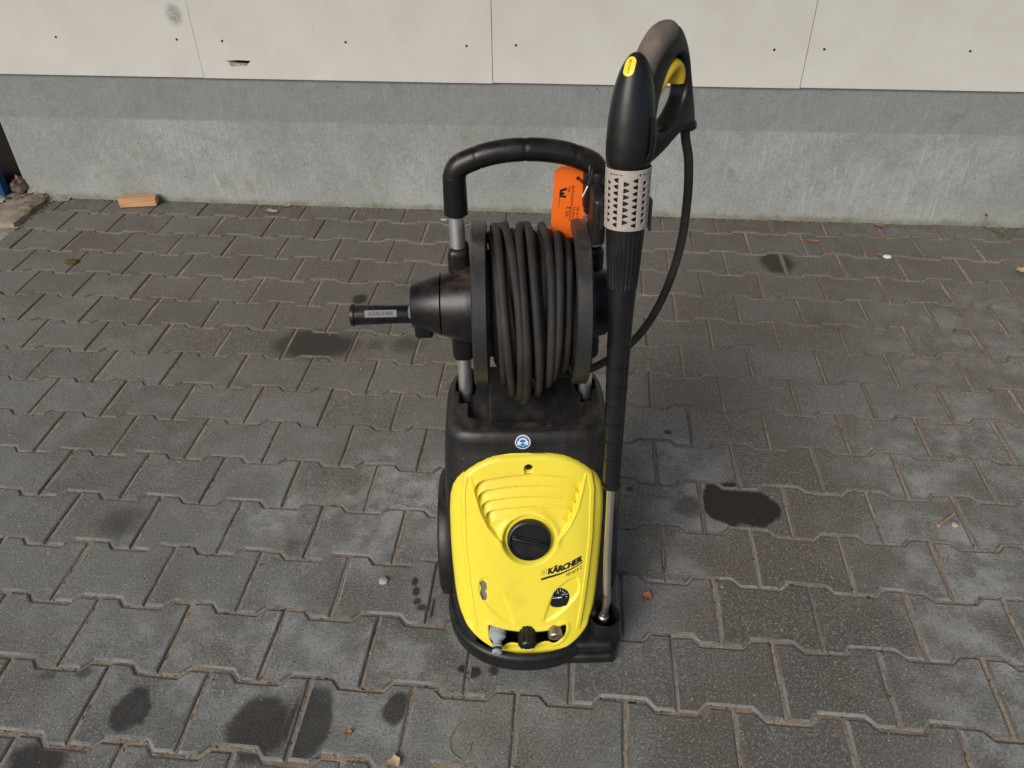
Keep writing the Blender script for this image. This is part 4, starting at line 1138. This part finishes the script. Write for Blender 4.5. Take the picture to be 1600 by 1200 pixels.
# gun body: tapered shell, nose up
gb = [(.0005, .0280), (.002, .0300), (.006, .0318), (.014, .0335), (.035, .0345), (.065, .0335), (.090, .0308), (.110, .0270), (.126, .0222), (.138, .0165), (.147, .0098), (.151, .004)]
Pb = [GP(.004*sstep(0, .15, l), l) for l, _ in gb]; 
Pd = catmull(Pb, 5); rd = list(np.interp([i/5 for i in range(len(Pd))], range(len(gb)), [r_ for _, r_ in gb]))
V, F = sweep(Pd, rd, 40, ref=GH, ell=[(1.08, .94)]*len(Pd)); gun = py_obj('gun_body', V, F, GUNM, lance, sharp=60)
bmt = bmesh.new(); bmt.from_mesh(gun.data); BV_G = BVHTree.FromBMesh(bmt); bmt.free()
# yellow oval badge on the nose
bc = Vector((.1348, .2, 1.0805)); dr = Vector((-.06, .80, -.26)).normalized(); hh = BV_G.ray_cast(bc-dr*.2, dr)
if hh[0] is not None:
    bn = Vector(hh[1]); bn = bn if bn.dot(dr) < 0 else -bn; b0 = hh[0]
    by = (LD-bn*LD.dot(bn)).normalized(); bx = by.cross(bn)
    def bmap(off):
        def f(x1, y1):
            p = b0+bx*x1+by*y1; q = BV_G.ray_cast(p+bn*.02, -bn, .05); return (q[0] if q[0] is not None else p)+bn*off
        return f
    n = 32; P_ = []
    for i in range(n):
        t = 2*math.pi*i/n; P_.append((.0078*math.cos(t), .0058*math.copysign(1, math.sin(t))*(1 if abs(math.sin(t)) > 1e-6 else 0)+.0078*math.sin(t)))
    Vb_, Fb_ = [(0, 0, 0)]+[(a_, b_, 0) for a_, b_ in P_], [(0, 1+i, 1+(i+1) % n) for i in range(n)]
    mm = bpy.data.meshes.new('b'); mm.from_pydata(Vb_, [], Fb_); mm.update()
    bdg = decal('yellow_badge', mm, YELLOW, gun, bmap(.0006), 1)
    tm = text_mesh('KÄRCHER', .0046, align='CENTER')
    for v in tm.vertices: v.co.x, v.co.y = -(v.co.y-.0016), v.co.x*.92
    decal('badge_lettering', tm, flat('badge_ink', (.16, .09, .01), .5), bdg, bmap(.0010), 0)
# handle loop
def chain(name, pts, r_, ell, mat, par=lance, sub=8, n=22):
    P_ = catmull([GP(*p) for p in pts], sub); m = len(P_); f_ = [i/sub for i in range(m)]
    rr_ = list(np.interp(f_, range(len(pts)), r_)); ee = list(zip(np.interp(f_, range(len(pts)), [e[0] for e in ell]), np.interp(f_, range(len(pts)), [e[1] for e in ell])))
    V, F = sweep(P_, rr_, n, ref=GNn, ell=ee); return py_obj(name, V, F, mat, par, sharp=70)
# moulded hand loop: flat-sided plate with a hole, edges well rounded
OUTER = [(.002, .085), (.012, .116), (.022, .138), (.038, .160), (.055, .175), (.072, .182), (.087, .178), (.102, .163), (.115, .140), (.125, .110), (.135, .080), (.142, .056), (.1425, .044), (.134, .036),
         (.116, .033), (.098, .027), (.078, .016), (.056, .006), (.034, -.001), (.010, .000)]
HOLE_G = [(.041, .052), (.043, .075), (.050, .100), (.062, .123), (.077, .137), (.092, .139), (.1025, .127), (.1085, .106), (.1085, .086), (.098, .069), (.084, .056), (.066, .046), (.050, .044)]
def dense(P_, n=4):
    Q = [Vector((a_, b_, 0)) for a_, b_ in P_]; m = len(Q); out = []
    for i in range(m):
        p0, p1, p2, p3 = Q[i-1], Q[i], Q[(i+1) % m], Q[(i+2) % m]
        for s_ in range(n):
            t = s_/n; out.append(.5*((2*p1)+(-p0+p2)*t+(2*p0-5*p1+4*p2-p3)*t*t+(-p0+3*p1-3*p2+p3)*t**3))
    return out
def offs(P_, d):
    m = len(P_); out = []
    for i in range(m):
        t = (P_[(i+1) % m]-P_[i-1]).normalized(); out.append(P_[i]+Vector((-t.y, t.x, 0))*d)
    return out
def area(P_): return sum(P_[i-1].x*P_[i].y-P_[i].x*P_[i-1].y for i in range(len(P_)))
po_, ph_ = dense(OUTER), dense(HOLE_G)
if area(po_) < 0: po_.reverse()
if area(ph_) > 0: ph_.reverse()
TK = .0165; bm = bmesh.new(); rings = {0: [], 1: []}
steps = [(.0085, 1.0), (.0055, .95), (.0025, .80), (.0006, .50), (0, 0), (.0006, -.50), (.0025, -.80), (.0055, -.95), (.0085, -1.0)]
for w_i, P_ in ((0, po_), (1, ph_)):
    for (d, f_) in steps:
        rings[w_i].append([bm.verts.new(GP(q.x, q.y, f_*TK)) for q in offs(P_, d if w_i == 0 else d*.7)])
    m = len(P_)
    for a_ in range(len(steps)-1):
        for i in range(m):
            bm.faces.new((rings[w_i][a_][i], rings[w_i][a_][(i+1) % m], rings[w_i][a_+1][(i+1) % m], rings[w_i][a_+1][i]))
for a_ in (0, len(steps)-1):
    L1 = offs(po_, .0085); L2 = offs(ph_, .006); vv_ = rings[0][a_]+rings[1][a_]
    for t in tessellate_polygon([L1, L2]):
        try: bm.faces.new([vv_[q] for q in t])
        except ValueError: pass
grip_o = bm_obj('hand_grip', bm, GUNM, lance, True, sharp=60)
chain('worn_back_strap', [(.010, .098), (.018, .119), (.030, .140), (.045, .157), (.060, .167), (.074, .170), (.086, .165)], [.0120, .0160, .0172, .0178, .0178, .0165, .0110], [(1.06, 1)]*7, WORN)
chain('trigger', [(.037, .074), (.045, .092), (.056, .110), (.068, .123), (.081, .128), (.092, .124), (.0985, .114), (.100, .102)], [.0060, .0095, .0120, .0130, .0130, .0125, .0118, .0105], [(1.5, .85)]*8, YELLOW2)
V, F = lathe([(-.004, .0120), (0, .0165), (.003, .0180), (.009, .0180), (.012, .0160), (.013, .009)], GP(.136, .043), (GH*.10-LD*1.0), 32); py_obj('hose_collar', V, F, GUNM, lance, sharp=35)
V, F = sweep(catmull([GP(.0, .012, .0330), GP(.004, .022, .0345), GP(.006, .045, .0348), GP(.006, .07, .0325)], 6), .0042, 10, ref=GNn, ell=[(.5, 1.5)]*19); py_obj('side_moulding', V, F, GRIPM, gun)

# ------------------------------------------------------------------ orange tag and cable tie
tg = empty('hanging_tag', WORG, TH); tag(tg, 'orange sales tag hanging from the right of the push handle', 'tag')
TY = TV+.014
T_l = Vector((.0456, .302, .8952)); tw = .052
V = []; nx, ny = 6, 12; hgt = .135
for sgn in (0, .0006):
    for j in range(ny+1):
        for i in range(nx+1):
            X = i/nx; Y = j/ny; bend = .002*math.sin(Y*2.2)*(.4+.6*X)
            V.append(T_l+Vector((tw*X-.006*Y, bend+sgn, -hgt*Y+(.006 if (j == 0 and 0 < i) else 0))))
F = []; N1 = (nx+1)*(ny+1)
for j in range(ny):
    for i in range(nx): a_ = j*(nx+1)+i; F += [(a_, a_+1, a_+nx+2, a_+nx+1), (N1+a_, N1+a_+nx+1, N1+a_+nx+2, N1+a_+1)]
card = py_obj('card', V, F, ORANGE, tg, smooth=False, recalc=False)
def tmap(x1, y1): # x1 from left edge, y1 down from the top
    Y = y1/hgt; return T_l+Vector((x1-.006*Y, .002*math.sin(Y*2.2)*(.4+.6*x1/tw)-.0005, -y1))
def ttext(s, size, x1, y1, bold=0.0):
    tm = text_mesh(s, size, offset=bold)
    for v in tm.vertices: v.co = tmap(x1+v.co.y, y1+v.co.x)
    return link('lettering', tm, INK, card)
ttext('Typ', .0065, .0235, .027); ttext('Seriennummer', .0060, .0295, .026)
ttext('HD 6/15 C', .0062, .0395, .062); ttext('Kärcher', .0062, .0335, .062); ttext('gebraucht', .0062, .0285, .062); ttext('€ 350,-', .0070, .0225, .062)
# angular logo, drawn sideways
for P_ in ([(.020, .029), (.022, .033), (.012, .036), (.010, .033)], [(.010, .033), (.013, .032), (.014, .044), (.010, .045)], [(.012, .036), (.018, .038), (.017, .042), (.013, .041)], [(.010, .042), (.021, .043), (.0205, .047), (.010, .045)]):
    m = bpy.data.meshes.new('logo_mark'); m.from_pydata([tuple(tmap(a_, b_)) for a_, b_ in P_], [], [(0, 1, 2, 3)]); m.update(); link('logo_mark', m, INK, card)
ttext('Wöhrmann', .0036, .0125, .0465) if False else None
m = bpy.data.meshes.new('logo_line'); m.from_pydata([tuple(tmap(a_, b_)) for a_, b_ in ((.0100, .046), (.0106, .046), (.0106, .062), (.0100, .062))], [], [(0, 1, 2, 3)]); m.update(); link('logo_line', m, INK, card)
hp = tmap(.0375, .014); V, F = lathe([(0, .0030), (.0007, .0030), (.0007, .0001)], hp+Vector((0, .0005, 0)), (0, -1, 0), 18); py_obj('punched_hole', V, F, DARK, card)
ct = empty('cable_tie', WORG, TH); tag(ct, 'black cable tie with metal tail looped round the handle above the orange tag', 'cable tie')
c0 = Vector((.098, TV, .902)); ring = []
for i in range(25):
    t = 2*math.pi*i/24; ring.append(c0+Vector((.0045*math.cos(t)*.9-.006*math.cos(t), -.0205*math.cos(t), .0205*math.sin(t))))
V, F = sweep(ring, .0022, 8, ell=[(1, 1)]*25); py_obj('loop', V, F, INK, ct)
V, F = sweep(catmull([c0+Vector((.002, -.0215, .008)), c0+Vector((.000, -.026, .0)), c0+Vector((-.006, -.0285, -.014)), hp+Vector((.001, -.003, 0))], 6), .0017, 8); py_obj('tail', V, F, INK, ct)
V, F = sweep(catmull([c0+Vector((-.001, -.0275, -.006)), c0+Vector((-.006, -.029, -.018)), c0+Vector((-.012, -.029, -.032))], 6), .0016, 8); py_obj('bead_chain', V, F, CHROME, ct)

# ------------------------------------------------------------------ small things on the ground
def leaf(name, x, y, L_, W_, ang, mat, label, seed, z=.0015, cat='leaf', curl=.25):
    r = random.Random(seed); V, F = [], []; n, m = 7, 4
    for top_ in (0, 1):
        for i in range(n+1):
            t = i/n; wv = W_*math.sin(math.pi*min(1, t*.90+.06))**.5*(1+.45*math.sin(t*9+seed)*(.5+.5*math.sin(t*23+seed*2)))
            for j in range(m+1):
                s = j/m*2-1; V.append((L_*(t-.5), s*wv/2, z+top_*.0006+curl*W_*s*s*.35+curl*L_*(t-.5)**2*.9+.0005))
    N2 = (n+1)*(m+1)
    for i in range(n):
        for j in range(m):
            a_ = i*(m+1)+j; F.append((N2+a_, N2+a_+m+1, N2+a_+m+2, N2+a_+1)); F.append((a_, a_+1, a_+m+2, a_+m+1))
    o = py_obj(name, V, F, mat, None, recalc=False); o.location = (x, y, 0); o.rotation_euler = (0, 0, ang); return tag(o, label, cat)
leaf('dry_leaf', 1.737, 2.046, .040, .018, -.1, LEAFM, 'rust brown leaf on the paving right of the upper oil stain', 1)
leaf('dry_leaf', 2.010, 2.190, .036, .020, -.2, LEAFM, 'rust brown leaf lying against the foot of the plinth', 2)
leaf('dry_leaf', 1.950, 1.957, .022, .016, .6, LEAFM, 'small brown leaf scrap touching the white pebble', 3)
leaf('dry_leaf', 1.055, .395, .024, .020, .9, LEAFM, 'brown curled leaf scrap right of the lance cup', 4, curl=.9)
leaf('dry_leaf', 2.400, 1.873, .036, .030, 1.2, LEAFT, 'tan leaf at the right edge of the paving', 5, curl=.5)
leaf('wood_chip', -.339, 2.150, .048, .026, -.3, LEAFT, 'pale wood chip on the paving left of the wall joint', 6, cat='wood chip')
leaf('wood_chip', -.292, 2.203, .024, .016, .3, LEAFT, 'smallest pale wood chip, tight against the plinth foot', 7, cat='wood chip')
leaf('paper_scrap', .593, .002, .026, .020, .5, LEAFT, 'beige scrap at the bottom edge in front of the washer', 8, cat='scrap', curl=.6)
leaf('dry_leaf', .500, .052, .012, .010, .3, LEAFM, 'tiny brown leaf scrap beside the large front stain', 9, curl=.4)
def stone(name, x, y, rx, ry, rz, mat, label, seed, cat='stone'):
    o = bm_obj(name, lump((0, 0, 0), rx, ry, rz, seed, 3, .10), mat, None, True, sharp=80); o.location = (x, y, rz*.3); return tag(o, label, cat)
stone('pebble', 1.974, 1.946, .016, .012, .007, PEBM, 'smooth white pebble on the right side of the paving', 1, 'pebble')
stone('stone_chip', 1.772, .660, .008, .008, .005, STONEM, 'small grey stone beside the bark splinter', 2)
stone('stone_chip', .491, .396, .011, .010, .006, STONEM, 'grey stone chip left of the washer among dark drips', 3)
stone('moss_clump', -.924, 1.700, .026, .014, .010, MOSSM, 'dark brown moss clump on the left rear paving', 4, 'moss')
stone('stone_chip', .805, .010, .005, .004, .003, PEBM, 'tiny white chip in front of the bumper', 5)
stone('stone_chip', .355, 2.13, .016, .010, .004, STONEM, 'flat pale stone behind the left handle tube', 6)
bm = bmesh.new(); rbox(bm, (-.032, -.0045, 0), (.032, .0045, .005), .0015, 1)
for v in bm.verts: v.co.y *= 1-.5*max(0, v.co.x/.032); v.co.z += .004*max(0, v.co.x/.032)
bk = bm_obj('bark_splinter', bm, TWIGM); bk.location = (1.756, .670, .001); bk.rotation_euler = (0, 0, .67); tag(bk, 'brown bark splinter on the paving at the right', 'splinter')
# pine offcut by the wall
bm = bmesh.new(); rbox(bm, (-.0725, -.019, 0), (.0725, .019, .036), .0012, 1)
for v in bm.verts:
    if v.co.x > .05 and v.co.z < .02 and v.co.y < 0: v.co.x -= .003
wb = bm_obj('wood_offcut', bm, WOOD); wb.location = (-.893, 2.172, .0025); wb.rotation_euler = (0, 0, .20); tag(wb, 'short square pine offcut lying at the foot of the plinth', 'wood block')
# weed at the wall foot
wd_ = empty('dry_weed', (2.39, 2.205, 0)); tag(wd_, 'thin dry weed stem growing at the foot of the plinth', 'weed')
V, F = sweep(catmull([(0, 0, 0), (-.006, -.004, .02), (.002, -.003, .04), (-.002, -.004, .052)], 5), .0012, 6); py_obj('stem', V, F, TWIGM, wd_)
bm_obj('seed_head', lump((-.002, -.004, .054), .005, .005, .005, 2, 2), MOSSM, wd_, True)
V, F = sweep(catmull([(0, 0, .002), (.02, -.02, .004), (.05, -.05, .003), (.055, -.075, .002)], 5), .0013, 6); py_obj('runner', V, F, MOSSM, wd_)
# loose straw
for k, (pts, lab_) in enumerate([([(.700, .090), (.688, .062), (.690, .035), (.712, .018)], 'curved dry straw in front of the bumper, left one'), ([(.745, .075), (.728, .055), (.722, .030), (.700, .010)], 'bent dry straw in front of the bumper, right one'), ([(.76, .112), (.775, .118), (.79, .128)], 'shortest dry straw, nearest the bumper')]):
    V, F = sweep(catmull([(a_, b_, .0018) for a_, b_ in pts], 6), .0007, 6); tag(py_obj('straw', V, F, STRAWM), lab_, 'straw', 'straws in front of the bumper')
